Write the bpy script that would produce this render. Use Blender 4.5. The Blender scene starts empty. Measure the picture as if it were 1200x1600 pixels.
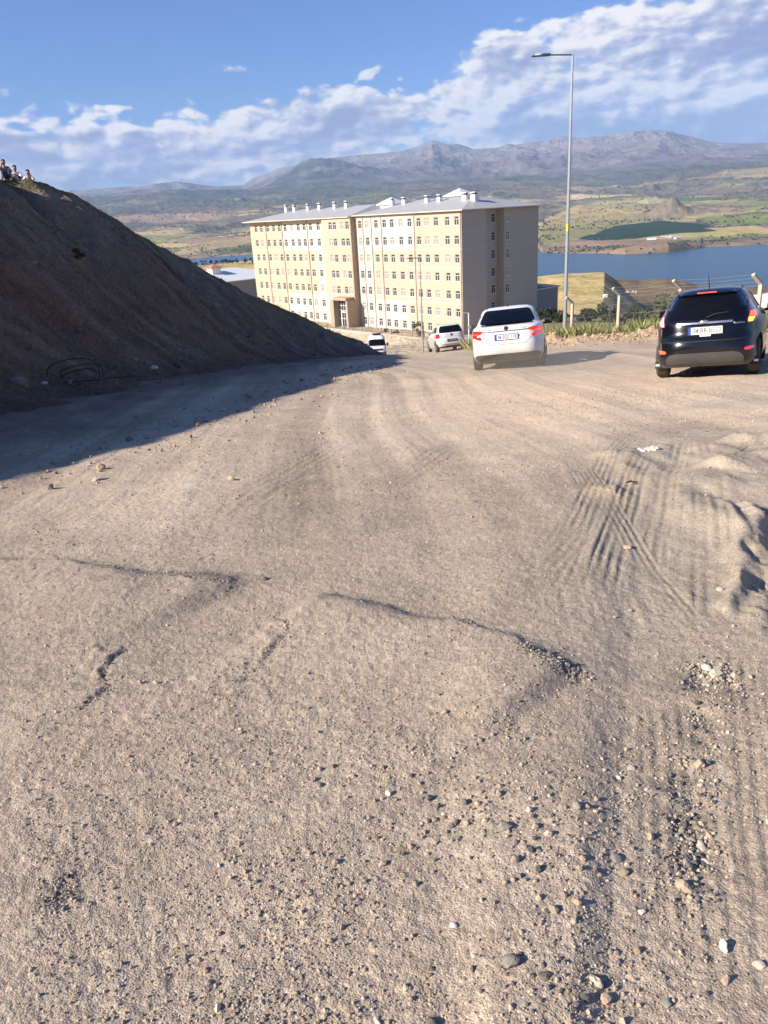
EXPOSURE = 0.95
SUN_E = 5.0
SKY_E = 0.058
CLOUD_E = 0.49
DENOISE = True
HAZE = 6.2e-5
N_ANG, N_RAD, N_FANG = 1350, 720, 1350
BANK_STEP = 0.12
N_GRAVEL, N_GRASS = 80000, 42000
DUST = 0.09
import bpy, bmesh, math, random
import numpy as np
from mathutils import Vector, Matrix

random.seed(7)
scene = bpy.context.scene
COL = scene.collection
rad = math.radians

# ------------------------------------------------------------------ camera
FPX = 1213.0
ROLL = 0.058
PITCH = math.atan(469 * math.cos(ROLL) / FPX)
CAM = np.array([0.0, 0.0, 1.55])
_f = np.array([0, math.cos(PITCH), -math.sin(PITCH)])
_u = np.array([0, math.sin(PITCH), math.cos(PITCH)])
_r = np.array([1.0, 0, 0])
_X = math.cos(ROLL) * _r - math.sin(ROLL) * _u
_Y = math.cos(ROLL) * _u + math.sin(ROLL) * _r


def ray(px, py):
    return _X * (px - 600) / FPX - _Y * (py - 800) / FPX + _f


def at(px, py, axis):
    return CAM + ray(px, py) * axis


def azel(px, py):
    d = ray(px, py)
    return math.degrees(math.atan2(d[0], d[1])), math.degrees(math.atan2(d[2], math.hypot(d[0], d[1])))


cd = bpy.data.cameras.new('camera')
cam = bpy.data.objects.new('camera', cd)
COL.objects.link(cam)
cd.sensor_fit = 'VERTICAL'
cd.sensor_height = 16.0
cd.sensor_width = 12.0
cd.lens = FPX / 100.0
cd.clip_start = 0.05
cd.clip_end = 80000
cam.matrix_world = Matrix(((_X[0], _Y[0], -_f[0], CAM[0]), (_X[1], _Y[1], -_f[1], CAM[1]),
                           (_X[2], _Y[2], -_f[2], CAM[2]), (0, 0, 0, 1)))
scene.camera = cam
scene.view_settings.view_transform = 'Standard'
scene.view_settings.look = 'None'
scene.view_settings.exposure = EXPOSURE
scene.view_settings.gamma = 1
cy = scene.cycles
cy.max_bounces = 6
cy.diffuse_bounces = 3
cy.glossy_bounces = 3
cy.transmission_bounces = 6
cy.transparent_max_bounces = 16
cy.volume_bounces = 0
cy.caustics_reflective = False
cy.caustics_refractive = False
cy.use_denoising = DENOISE

SUN_AZ, SUN_EL = -112.0, 28.0
sd = bpy.data.lights.new('sun', 'SUN')
sd.energy = SUN_E
sd.angle = rad(0.53)
sd.color = (1.0, 0.90, 0.77)
sun = bpy.data.objects.new('sun', sd)
COL.objects.link(sun)
_s = Vector((math.sin(rad(SUN_AZ)) * math.cos(rad(SUN_EL)), math.cos(rad(SUN_AZ)) * math.cos(rad(SUN_EL)), math.sin(rad(SUN_EL))))
sun.rotation_euler = (-_s).to_track_quat('-Z', 'Y').to_euler()


# ------------------------------------------------------------------ node helpers
class NT:
    """small wrapper to write node trees briefly"""
    def __init__(self, tree):
        self.t = tree
        self.n = tree.nodes
        self.l = tree.links

    def node(self, typ, **kw):
        nd = self.n.new(typ)
        for k, v in kw.items():
            setattr(nd, k, v)
        return nd

    def put(self, sock, v):
        if isinstance(v, bpy.types.NodeSocket):
            self.l.new(v, sock)
        else:
            sock.default_value = v

    def m(self, op, a, b=0.0, c=0.0, clamp=False):
        nd = self.node('ShaderNodeMath', operation=op, use_clamp=clamp)
        self.put(nd.inputs[0], a)
        self.put(nd.inputs[1], b)
        self.put(nd.inputs[2], c)
        return nd.outputs[0]

    def sstep(self, x, a, b):
        nd = self.node('ShaderNodeMapRange', interpolation_type='SMOOTHSTEP')
        self.put(nd.inputs[0], x)
        nd.inputs[1].default_value = a
        nd.inputs[2].default_value = b
        return nd.outputs[0]

    def mix(self, fac, a, b, blend='MIX'):
        nd = self.node('ShaderNodeMix', data_type='RGBA', blend_type=blend)
        self.put(nd.inputs[0], fac)
        for s, v in ((nd.inputs[6], a), (nd.inputs[7], b)):
            if not isinstance(v, bpy.types.NodeSocket) and len(v) == 3:
                v = (*v, 1)
            self.put(s, v)
        return nd.outputs[2]

    def ramp(self, x, stops, interp='LINEAR'):
        nd = self.node('ShaderNodeValToRGB')
        cr = nd.color_ramp
        cr.interpolation = interp
        while len(cr.elements) < len(stops):
            cr.elements.new(0.5)
        for e, (p, c) in zip(cr.elements, stops):
            e.position = p
            e.color = (c, c, c, 1) if not hasattr(c, '__len__') else (*c, 1)
        self.put(nd.inputs[0], x)
        return nd.outputs[0]

    def noise(self, vec, scale, detail=4, rough=0.55, dist=0.0):
        nd = self.node('ShaderNodeTexNoise')
        if vec is not None:
            self.l.new(vec, nd.inputs['Vector'])
        nd.inputs['Scale'].default_value = scale
        nd.inputs['Detail'].default_value = detail
        nd.inputs['Roughness'].default_value = rough
        nd.inputs['Distortion'].default_value = dist
        return nd.outputs[0]

    def vor(self, vec, scale, feature='F1'):
        nd = self.node('ShaderNodeTexVoronoi', feature=feature)
        if vec is not None:
            self.l.new(vec, nd.inputs['Vector'])
        nd.inputs['Scale'].default_value = scale
        return nd.outputs

    def bump(self, h, strength, dist, normal=None):
        nd = self.node('ShaderNodeBump')
        self.put(nd.inputs['Height'], h)
        nd.inputs['Strength'].default_value = strength
        nd.inputs['Distance'].default_value = dist
        if normal is not None:
            self.l.new(normal, nd.inputs['Normal'])
        return nd.outputs[0]


def new_mat(name):
    m = bpy.data.materials.new(name)
    m.use_nodes = True
    nt = NT(m.node_tree)
    nt.p = nt.n['Principled BSDF']
    nt.out = nt.n['Material Output']
    return m, nt


def pmat(name, col, rough=0.6, metal=0.0, spec=0.5, var=0.12, vscale=6.0, coat=0.0, emit=0.0, emit_col=None, bump=0.0, bscale=40.0, dust=0.0):
    """principled surface with a little procedural variation, grain and dust"""
    m, nt = new_mat(name)
    p = nt.p
    tc = nt.node('ShaderNodeTexCoord').outputs['Object']
    n = nt.noise(tc, vscale, 5, 0.6)
    c = nt.mix(nt.m('MULTIPLY', n, 1.0), tuple(max(0, x * (1 - var)) for x in col), tuple(min(1, x * (1 + var)) for x in col))
    if dust > 0:
        g = nt.node('ShaderNodeSeparateXYZ')
        nt.l.new(tc, g.inputs[0])
        low = nt.sstep(g.outputs[2], 0.9, 0.15)
        f = nt.m('MULTIPLY', nt.m('MULTIPLY', low, nt.noise(tc, 3.0, 6, 0.65)), dust, clamp=True)
        c = nt.mix(f, c, (0.33, 0.26, 0.19))
        r = nt.m('ADD', nt.m('MULTIPLY', f, 0.6), rough, clamp=True)
        nt.l.new(r, p.inputs['Roughness'])
    else:
        p.inputs['Roughness'].default_value = rough
    nt.l.new(c, p.inputs['Base Color'])
    p.inputs['Metallic'].default_value = metal
    p.inputs['Specular IOR Level'].default_value = spec
    p.inputs['Coat Weight'].default_value = coat
    p.inputs['Coat Roughness'].default_value = 0.05
    if emit > 0:
        p.inputs['Emission Color'].default_value = (*(emit_col or col), 1)
        p.inputs['Emission Strength'].default_value = emit
    if bump > 0:
        nt.l.new(nt.bump(nt.noise(tc, bscale, 4, 0.6), bump, 0.01), p.inputs['Normal'])
    return m


# ------------------------------------------------------------------ mesh helpers
class MB:
    """collects shapes into one mesh"""
    def __init__(self):
        self.v, self.f, self.mi = [], [], []

    def add(self, verts, faces, mi=0):
        o = len(self.v)
        self.v.extend([tuple(map(float, p)) for p in verts])
        for f in faces:
            self.f.append(tuple(i + o for i in f))
            self.mi.append(mi)
        return self

    def box(self, c, s, mi=0, rot=None):
        x, y, z = s[0] / 2, s[1] / 2, s[2] / 2
        vs = [Vector((a * x, b * y, d * z)) for a in (-1, 1) for b in (-1, 1) for d in (-1, 1)]
        if rot is not None:
            vs = [rot @ p for p in vs]
        vs = [p + Vector(c) for p in vs]
        return self.add(vs, [(0, 1, 3, 2), (4, 6, 7, 5), (0, 4, 5, 1), (2, 3, 7, 6), (0, 2, 6, 4), (1, 5, 7, 3)], mi)

    def tube(self, pts, radii, n=8, mi=0, cap=True):
        pts = [Vector(p) for p in pts]
        if not hasattr(radii, '__len__'):
            radii = [radii] * len(pts)
        rings = []
        prev = None
        for i, p in enumerate(pts):
            d = (pts[min(i + 1, len(pts) - 1)] - pts[max(i - 1, 0)]).normalized()
            if prev is None:
                a = Vector((0, 0, 1)) if abs(d.z) < 0.9 else Vector((1, 0, 0))
                u = d.cross(a).normalized()
            else:
                u = (prev - d * prev.dot(d)).normalized()
            prev = u
            w = d.cross(u)
            rings.append([p + (u * math.cos(2 * math.pi * k / n) + w * math.sin(2 * math.pi * k / n)) * radii[i] for k in range(n)])
        vs = [q for r in rings for q in r]
        fs = []
        for i in range(len(pts) - 1):
            for k in range(n):
                fs.append((i * n + k, i * n + (k + 1) % n, (i + 1) * n + (k + 1) % n, (i + 1) * n + k))
        if cap:
            fs.append(tuple(range(n - 1, -1, -1)))
            fs.append(tuple((len(pts) - 1) * n + k for k in range(n)))
        return self.add(vs, fs, mi)

    def lathe(self, prof, n=24, axis='Z', c=(0, 0, 0), mi=0, closed=False):
        """prof: (radius, height) pairs"""
        vs = []
        for r, h in prof:
            for k in range(n):
                a = 2 * math.pi * k / n
                p = (r * math.cos(a), r * math.sin(a), h)
                if axis == 'X':
                    p = (h, r * math.cos(a), r * math.sin(a))
                vs.append((p[0] + c[0], p[1] + c[1], p[2] + c[2]))
        fs = []
        m = len(prof)
        for i in range(m if closed else m - 1):
            j = (i + 1) % m
            for k in range(n):
                fs.append((i * n + k, i * n + (k + 1) % n, j * n + (k + 1) % n, j * n + k))
        return self.add(vs, fs, mi)

    def grid(self, P, mi=0, close=False):
        """P[i][j] points -> quads"""
        m, n = len(P), len(P[0])
        vs = [q for r in P for q in r]
        fs = []
        for i in range(m - 1):
            for j in range(n if close else n - 1):
                fs.append((i * n + j, i * n + (j + 1) % n, (i + 1) * n + (j + 1) % n, (i + 1) * n + j))
        return self.add(vs, fs, mi)

    def mesh(self, name, mats, smooth=False, fix=True):
        me = bpy.data.meshes.new(name)
        me.from_pydata(self.v, [], self.f)
        for m in (mats if isinstance(mats, (list, tuple)) else [mats]):
            me.materials.append(m)
        me.polygons.foreach_set('material_index', self.mi)
        if fix:
            bm = bmesh.new()
            bm.from_mesh(me)
            bmesh.ops.recalc_face_normals(bm, faces=bm.faces)
            bm.to_mesh(me)
            bm.free()
        if smooth:
            me.polygons.foreach_set('use_smooth', [True] * len(me.polygons))
            me.set_sharp_from_angle(angle=rad(38))
        me.update()
        return me

    def build(self, name, mats, parent=None, smooth=False, bevel=0.0, fix=True):
        me = self.mesh(name, mats, smooth, fix)
        return link(name, me, parent, bevel)


def link(name, me, parent=None, bevel=0.0):
    o = bpy.data.objects.new(name, me)
    COL.objects.link(o)
    if parent is not None:
        o.parent = parent
    if bevel > 0:
        b = o.modifiers.new('bevel', 'BEVEL')
        b.width = bevel
        b.segments = 2
        b.limit_method = 'ANGLE'
        b.angle_limit = rad(40)
    return o


def empty(name, loc=(0, 0, 0), rz=0.0):
    o = bpy.data.objects.new(name, None)
    COL.objects.link(o)
    o.location = loc
    o.rotation_euler = (0, 0, rz)
    o.empty_display_size = 0.2
    return o


def tag(o, label=None, cat=None, group=None, kind=None):
    if label:
        o['label'] = label
    if cat:
        o['category'] = cat
    if group:
        o['group'] = group
    if kind:
        o['kind'] = kind
    return o


def npmesh(name, V, F, mats, smooth=True, color=None, flat_idx=None):
    """V (n,3), F (m,4) or (m,3) arrays"""
    me = bpy.data.meshes.new(name)
    V = np.ascontiguousarray(V, np.float32)
    F = np.ascontiguousarray(F, np.int32)
    k = F.shape[1]
    me.vertices.add(len(V))
    me.vertices.foreach_set('co', V.ravel())
    me.loops.add(F.size)
    me.loops.foreach_set('vertex_index', F.ravel())
    me.polygons.add(len(F))
    me.polygons.foreach_set('loop_start', np.arange(0, F.size, k, dtype=np.int32))
    me.polygons.foreach_set('loop_total', np.full(len(F), k, np.int32))
    for m in (mats if isinstance(mats, (list, tuple)) else [mats]):
        me.materials.append(m)
    me.polygons.foreach_set('use_smooth', np.full(len(F), smooth, bool))
    if color is not None:
        at_ = me.color_attributes.new('Col', 'FLOAT_COLOR', 'POINT')
        c = np.ones((len(V), 4), np.float32)
        c[:, :3] = color
        at_.data.foreach_set('color', c.ravel())
    me.update(calc_edges=True)
    return me


# ------------------------------------------------------------------ numpy noise
_RT = np.random.default_rng(5).random((512, 512)).astype(np.float32)


def _hash(ix, iy, seed):
    return _RT[(ix.astype(np.int32) + seed * 37) & 511, (iy.astype(np.int32) + seed * 91) & 511]


def vnoise(x, y, seed=0):
    x = np.asarray(x, np.float32)
    y = np.asarray(y, np.float32)
    ix = np.floor(x)
    iy = np.floor(y)
    fx = x - ix
    fy = y - iy
    u = fx * fx * (3 - 2 * fx)
    w = fy * fy * (3 - 2 * fy)
    i0 = (ix.astype(np.int32) + seed * 37) & 511
    j0 = (iy.astype(np.int32) + seed * 91) & 511
    i1 = (i0 + 1) & 511
    j1 = (j0 + 1) & 511
    a = _RT[i0, j0]
    c = _RT[i0, j1]
    a = a + (_RT[i1, j0] - a) * u
    c = c + (_RT[i1, j1] - c) * u
    return a + (c - a) * w


def fbm(x, y, seed=0, octs=4, gain=0.5, ridged=False):
    x, y = np.broadcast_arrays(np.asarray(x, np.float32), np.asarray(y, np.float32))
    s = np.zeros(x.shape, np.float32)
    a, t = 1.0, 0.0
    ca, sa = math.cos(0.6), math.sin(0.6)
    for o in range(octs):
        n = vnoise(x, y, seed + o * 17)
        if ridged:
            n = 1 - np.abs(2 * n - 1)
        s += a * n
        t += a
        a *= gain
        x, y = (x * ca - y * sa) * 2.03 + 13.1, (x * sa + y * ca) * 2.03 + 7.7
    return s / t


def smooth(a, b, x):
    t = np.clip((x - a) / (b - a), 0, 1)
    return t * t * (3 - 2 * t)


def cells(x, y, seed=0):
    """voronoi: id hash in 0..1, distance to nearest, distance gap to second"""
    ix = np.floor(x)
    iy = np.floor(y)
    best = np.full(x.shape, 9.0)
    sec = np.full(x.shape, 9.0)
    cid = np.zeros(x.shape)
    for dx in (-1, 0, 1):
        for dy in (-1, 0, 1):
            cx, cy_ = ix + dx, iy + dy
            px = cx + _hash(cx, cy_, seed)
            py = cy_ + _hash(cx, cy_, seed + 5)
            d = np.hypot(px - x, py - y)
            h = _hash(cx, cy_, seed + 9)
            nb = d < best
            sec = np.where(nb, best, np.minimum(sec, d))
            cid = np.where(nb, h, cid)
            best = np.where(nb, d, best)
    return cid, best, sec - best


def polyline(x, y, pts):
    """signed distance (left of travel +) and 0..1 position along the line"""
    pts = np.asarray(pts, float)
    seg = np.hypot(*(pts[1:] - pts[:-1]).T)
    cum = np.concatenate([[0], np.cumsum(seg)])
    best = np.full(x.shape, 1e9)
    sgn = np.zeros(x.shape)
    tt = np.zeros(x.shape)
    for i in range(len(pts) - 1):
        a = pts[i]
        d = pts[i + 1] - a
        L2 = d @ d
        t = np.clip(((x - a[0]) * d[0] + (y - a[1]) * d[1]) / L2, 0, 1)
        qx = x - a[0] - t * d[0]
        qy = y - a[1] - t * d[1]
        dist = np.hypot(qx, qy)
        nb = dist < best
        best = np.where(nb, dist, best)
        sgn = np.where(nb, np.sign(d[0] * (y - a[1]) - d[1] * (x - a[0])), sgn)
        tt = np.where(nb, (cum[i] + t * seg[i]) / cum[-1], tt)
    return best * sgn, tt


def inpoly(x, y, poly):
    r = np.zeros(x.shape, bool)
    n = len(poly)
    for i in range(n):
        x0, y0 = poly[i]
        x1, y1 = poly[(i + 1) % n]
        if y0 == y1:
            continue
        c = ((y0 > y) != (y1 > y)) & (x < (x1 - x0) * (y - y0) / (y1 - y0) + x0)
        r ^= c
    return r
# ------------------------------------------------------------------ sky with clouds (world)
world = bpy.data.worlds.new('World')
scene.world = world
world.use_nodes = True
W = NT(world.node_tree)
bg = W.n['Background']
sky = W.node('ShaderNodeTexSky', sky_type='NISHITA', sun_disc=False)
sky.sun_elevation = rad(SUN_EL)
sky.sun_rotation = rad(SUN_AZ)
sky.altitude = 900
sky.air_density = 1.0
sky.dust_density = 0.2
sky.ozone_density = 2.0
tcw = W.node('ShaderNodeTexCoord').outputs['Generated']
sx = W.node('ShaderNodeSeparateXYZ')
W.l.new(tcw, sx.inputs[0])
w_az = W.m('DEGREES', W.m('ARCTAN2', sx.outputs[0], sx.outputs[1]))
w_el = W.m('DEGREES', W.m('ARCSINE', sx.outputs[2]))
TOP = [(-60, 5.5), (-40, 7.0), (-25.9, 6.5), (-22.4, 6.75), (-20.2, 6.95), (-17.5, 7.15), (-15.3, 6.75), (-12.5, 7.05), (-10.2, 6.35), (-8.9, 6.7), (-5.9, 7.3), (-3.9, 7.2), (-2.7, 6.4),
       (-0.7, 7.1), (1.6, 7.8), (3.7, 8.5), (5.8, 9.2), (8.3, 10.2), (10.7, 10.5), (13.8, 10.7), (17.6, 10.45), (20.5, 10.35), (22.9, 10.6), (24.6, 10.8), (27.8, 11.2), (45, 12), (60, 9)]
BOT = [(-60, 2.2), (-26.5, 1.9), (-19.3, 1.7), (-15.4, 1.9), (-9.6, 2.2), (-2.9, 1.8), (2.3, 1.1), (5.7, 1.2), (14.0, 0.6), (25.5, 0.3), (60, 0.0)]
azn = W.m('ADD', W.m('MULTIPLY', w_az, 1 / 120.0), 0.5)
w_top = W.m('MULTIPLY', W.ramp(azn, [((a + 60) / 120, e / 20) for a, e in TOP]), 20.0)
w_bot = W.m('MULTIPLY', W.ramp(azn, [((a + 60) / 120, e / 20) for a, e in BOT]), 20.0)


def nz2(vec, scale, detail, rough, dist=0.0):
    nd = W.node('ShaderNodeTexNoise', noise_dimensions='2D')
    W.l.new(vec, nd.inputs['Vector'])
    nd.inputs['Scale'].default_value = scale
    nd.inputs['Detail'].default_value = detail
    nd.inputs['Roughness'].default_value = rough
    nd.inputs['Distortion'].default_value = dist
    return nd.outputs[0]


def cloud_vec(da, de, ka=0.34, ke=0.80):
    cv = W.node('ShaderNodeCombineXYZ')
    W.put(cv.inputs[0], W.m('MULTIPLY', W.m('ADD', w_az, da), ka))
    W.put(cv.inputs[1], W.m('MULTIPLY', W.m('ADD', w_el, de), ke))
    return cv.outputs[0]


def billow(da, de):
    """height of the heaped cloud tops: soft noise plus rounded lumps"""
    v = cloud_vec(da, de)
    big = nz2(v, 0.40, 7, 0.55, 0.2)
    nd = W.node('ShaderNodeTexVoronoi', feature='F1', voronoi_dimensions='2D')
    W.l.new(cloud_vec(da, de, 0.40, 0.70), nd.inputs['Vector'])
    nd.inputs['Scale'].default_value = 1.05
    nd.inputs['Detail'].default_value = 2.5
    nd.inputs['Roughness'].default_value = 0.5
    return W.m('SUBTRACT', big, W.m('MULTIPLY', W.m('SUBTRACT', nd.outputs['Distance'], 0.38), 0.22))


n0 = billow(0, 0)
n1 = billow(-0.45, 0.36)
wide = nz2(cloud_vec(0, 0, 0.10, 0.42), 1.0, 5, 0.55, 0.3)      # long grey bases and gaps


def cdens(n):
    up = W.m('MINIMUM', W.m('MULTIPLY', W.m('SUBTRACT', w_top, w_el), 0.5), 1.0)
    lo = W.m('MINIMUM', W.m('MULTIPLY', W.m('SUBTRACT', w_el, w_bot), 0.5), 0.9)
    body = W.m('MINIMUM', up, lo)
    d = W.m('ADD', body, W.m('MULTIPLY', W.m('SUBTRACT', n, 0.46), 2.8))
    return W.m('ADD', d, W.m('MULTIPLY', W.m('SUBTRACT', wide, 0.36), 1.7))


d0 = cdens(n0)
puffs = None
for pa, pe, sa_, se_, h in ((-8.0, 8.95, 1.6, 0.26, 0.80), (-5.2, 9.2, 0.8, 0.16, 0.6), (0.62, 8.35, 0.72, 0.40, 1.3), (-2.2, 7.8, 0.6, 0.2, 1.0), (-11, 8.6, 1.2, 0.12, 0.4)):
    ga = W.m('POWER', W.m('ABSOLUTE', W.m('MULTIPLY', W.m('SUBTRACT', W.m('SUBTRACT', w_az, pa), W.m('MULTIPLY', W.m('SUBTRACT', w_el, pe), 1.1)), 1 / sa_)), 2.0)
    ge = W.m('POWER', W.m('ABSOLUTE', W.m('MULTIPLY', W.m('SUBTRACT', w_el, pe), 1 / se_)), 2.0)
    g = W.m('MULTIPLY', W.m('EXPONENT', W.m('MULTIPLY', W.m('ADD', ga, ge), -1.0)), h)
    puffs = g if puffs is None else W.m('ADD', puffs, g)
pn = nz2(cloud_vec(0, 0, 0.7, 1.3), 1.4, 6, 0.62, 0.4)
pd = W.m('ADD', W.m('SUBTRACT', puffs, 0.42), W.m('MULTIPLY', W.m('SUBTRACT', pn, 0.5), 2.0))
pd = W.m('MULTIPLY', pd, W.sstep(puffs, 0.04, 0.25))
alpha_main = W.sstep(d0, 0.0, 0.40)
alpha_puff = W.m('MULTIPLY', W.sstep(pd, 0.0, 0.6), 0.85)
alpha = W.m('MAXIMUM', alpha_main, alpha_puff)
alpha = W.m('MULTIPLY', alpha, W.sstep(w_el, 0.0, 2.0))
alpha = W.m('MULTIPLY', alpha, W.ramp(W.m('MULTIPLY', W.m('SUBTRACT', w_top, w_el), 0.2), [(0, 0.96), (0.35, 0.94), (1, 0.72)]))
# sides turned to the sun are bright, flat bases are blue-grey
lit = W.m('MULTIPLY', W.m('SUBTRACT', n0, n1), 3.0)
edge = W.sstep(W.m('SUBTRACT', w_top, w_el), 2.2, -0.1)
base_ = W.m('MULTIPLY', W.m('SUBTRACT', wide, 0.5), -2.4)
thin = W.m('MULTIPLY', W.m('SUBTRACT', 1.0, W.sstep(d0, 0.2, 1.2)), 0.16)
lit = W.m('ADD', W.m('ADD', W.m('ADD', lit, 0.36), W.m('MULTIPLY', edge, 0.42)), W.m('ADD', base_, thin))
ccol = W.ramp(lit, [(0.0, (0.36, 0.42, 0.64)), (0.3, (0.48, 0.54, 0.76)), (0.58, (0.72, 0.75, 0.89)), (0.8, (1.0, 0.99, 1.0)), (1.0, (1.15, 1.12, 1.08))])
skyt = W.mix(1.0, sky.outputs[0], (0.66, 0.87, 1.28, 1), 'MULTIPLY')
W.l.new(skyt, bg.inputs[0])
bg.inputs[1].default_value = SKY_E
bg2 = W.node('ShaderNodeBackground')
W.l.new(ccol, bg2.inputs[0])
bg2.inputs[1].default_value = CLOUD_E
mixw = W.node('ShaderNodeMixShader')
W.put(mixw.inputs[0], alpha)
W.l.new(bg.outputs[0], mixw.inputs[1])
W.l.new(bg2.outputs[0], mixw.inputs[2])
W.l.new(mixw.outputs[0], W.n['World Output'].inputs[0])
world.cycles.sampling_method = 'MANUAL'
world.cycles.sample_map_resolution = 512
# ------------------------------------------------------------------ the lie of the land
ZR_Y = [-60, 0, 20, 46, 78, 110, 132, 150, 250, 400, 600, 1000, 1500, 20000]
ZR_Z = [4.5, 0, -2.38, -6.35, -12.0, -17.6, -21.5, -22.5, -37, -56, -72, -105, -118, -118]
B0 = np.array([17.287, 151.887, -21.6])           # near corner of the dormitory
DA1 = np.array([math.sin(rad(-40.5)), math.cos(rad(-40.5))])
DA2 = np.array([math.cos(rad(-40.5)), -math.sin(rad(-40.5))])
PAD_Z = -21.6


def H(x, y):
    """large-scale ground height, metres, camera foot = 0"""
    D = np.hypot(x, y)
    az = np.degrees(np.arctan2(x, np.maximum(y, 1e-3)))
    s = smooth(40, 110, D)
    d = y * (1 - s) + D * s
    z = np.interp(d, ZR_Y, ZR_Z)
    z = z + 0.04 * np.clip(x - 2, 0, 8) * (1 - smooth(40, 80, D)) * smooth(0, 8, y)
    # land at the right falls away more gently behind the fence
    zr = np.interp(D, [30, 60, 110, 150, 250, 380, 600, 1000, 1500, 20000], [-3.4, -7.4, -13.5, -20.5, -35, -58, -74, -106, -118, -118])
    wr = smooth(9.5, 12.5, az) * smooth(36, 60, D)
    z = z * (1 - wr) + zr * wr
    # plateau at the left, behind the dormitory
    zl = np.interp(D, [100, 150, 300, 620, 720, 1000, 1500, 20000], [-17, -22.5, -24.0, -27.5, -45, -103, -118, -118])
    wl = smooth(-3.0, -6.5, az) * smooth(120, 170, D)
    z = z * (1 - wl) + zl * wl
    # two dry hills by the lake
    z1 = 500 * np.tan(np.radians(np.interp(az, [0, 9, 11.7, 13.45, 16.2, 16.9, 17.5, 18.6, 20, 26], [-6.2, -5.2, -4.84, -4.70, -4.78, -5.25, -5.8, -6.9, -8.2, -9]))) + 1.55
    b1 = np.interp(500, [380, 600], [-58, -74])
    prof = np.where(D < 500, np.exp(-((D - 500) / 190.0) ** 2), np.exp(-((D - 500) / 70.0) ** 2))
    z = z + np.maximum(z1 - b1, 0) * prof * smooth(3, 9, az)
    z2 = 680 * np.tan(np.radians(np.interp(az, [13, 15.6, 16.9, 18.5, 19.4, 20.2, 21.4, 22.2, 23.4, 26.4, 30], [-6.4, -5.3, -4.98, -5.2, -5.12, -5.08, -5.25, -5.55, -5.66, -5.8, -6.2]))) + 1.55
    z = z + np.maximum(z2 + 80, 0) * np.exp(-((D - 680) / 85.0) ** 2) * smooth(12.5, 15, az)
    # dormitory terrace
    rx = x - B0[0]
    ry = y - B0[1]
    l = rx * DA1[0] + ry * DA1[1]
    o = rx * DA2[0] + ry * DA2[1]
    dl = np.maximum(np.maximum(-6 - l, l - 80), 0)
    do = np.maximum(np.maximum(-7.3 - o, o - 30), 0)
    w = np.exp(-(np.hypot(dl, np.where(o < 0, do * 6, do)) / 10.0) ** 2)
    return z * (1 - w) + PAD_Z * w


def hit(px, py, lo=1.0, hi=900.0):
    """where the sight line through a photo point meets the ground"""
    d = ray(px, py)
    h = math.hypot(d[0], d[1])
    t = np.exp(np.linspace(math.log(lo), math.log(hi), 4000)) / h
    P = CAM[None, :] + d[None, :] * t[:, None]
    below = P[:, 2] < H(P[:, 0], P[:, 1])
    k = int(np.argmax(below)) if below.any() else len(t) - 1
    return P[k]


def gp(px, py):
    return tuple(hit(px, py)[:2])


def gl(*pts):
    return [gp(*p) for p in pts]


# the crest of the cut bank at the roadside (x, y, z), from behind the camera down the hill
_c = [at(0, 275, 36), at(50, 277, 36.5), at(100, 297, 39), at(170, 337, 43), at(240, 378, 47), at(300, 412, 51),
      at(400, 465, 57), at(500, 508, 64), at(562, 534, 69)]
CREST = [(-15.0, -12, 6.0), (-14.8, 3, 5.2), (-15.2, 11, 5.85), (-15.6, 20.5, 6.1), (-16.3, 30, 5.2)] + [tuple(p) for p in _c] + [(0.2, 72.2, -12.6)]
CREST = np.array(CREST)


def bank(x, y):
    sd_, t = polyline(x, y, CREST[:, :2])
    seg = np.hypot(*(CREST[1:, :2] - CREST[:-1, :2]).T)
    cum = np.concatenate([[0], np.cumsum(seg)]) / seg.sum()
    zc = np.interp(t, cum, CREST[:, 2])
    dr = np.maximum(-sd_, 0)          # towards the road
    dl = np.maximum(sd_, 0)           # back of the hill
    along = t * seg.sum()
    n = fbm(along * 0.45, dr * 0.09, 31, 4) - 0.5
    n2 = fbm(along * 1.6, dr * 0.28, 37, 4, ridged=True) - 0.5
    n3 = fbm(x * 2.2, y * 2.2, 41, 3) - 0.5
    env = smooth(0.0, 2.5, dr)
    steep = np.interp(along, [0, 28, 45, 60, 80, 110], [1.22, 1.22, 1.05, 0.98, 0.9, 0.7])
    z = zc - steep * dr - 0.16 * dl + env * (n * 1.7 + n2 * 0.85 + (fbm(x * 0.9, y * 0.9 + zc * 0.5, 43, 4, ridged=True) - 0.5) * 0.55) + n3 * 0.22 + (fbm(along * 0.5, dl * 0.1, 51, 3) - 0.5) * 0.35
    lump = smooth(0.35, 0.0, np.abs(dr - 0.25)) * (vnoise(along * 0.9, along * 0.0, 61) - 0.4) * 0.35
    return z + lump, dr, along, n, n2


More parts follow.
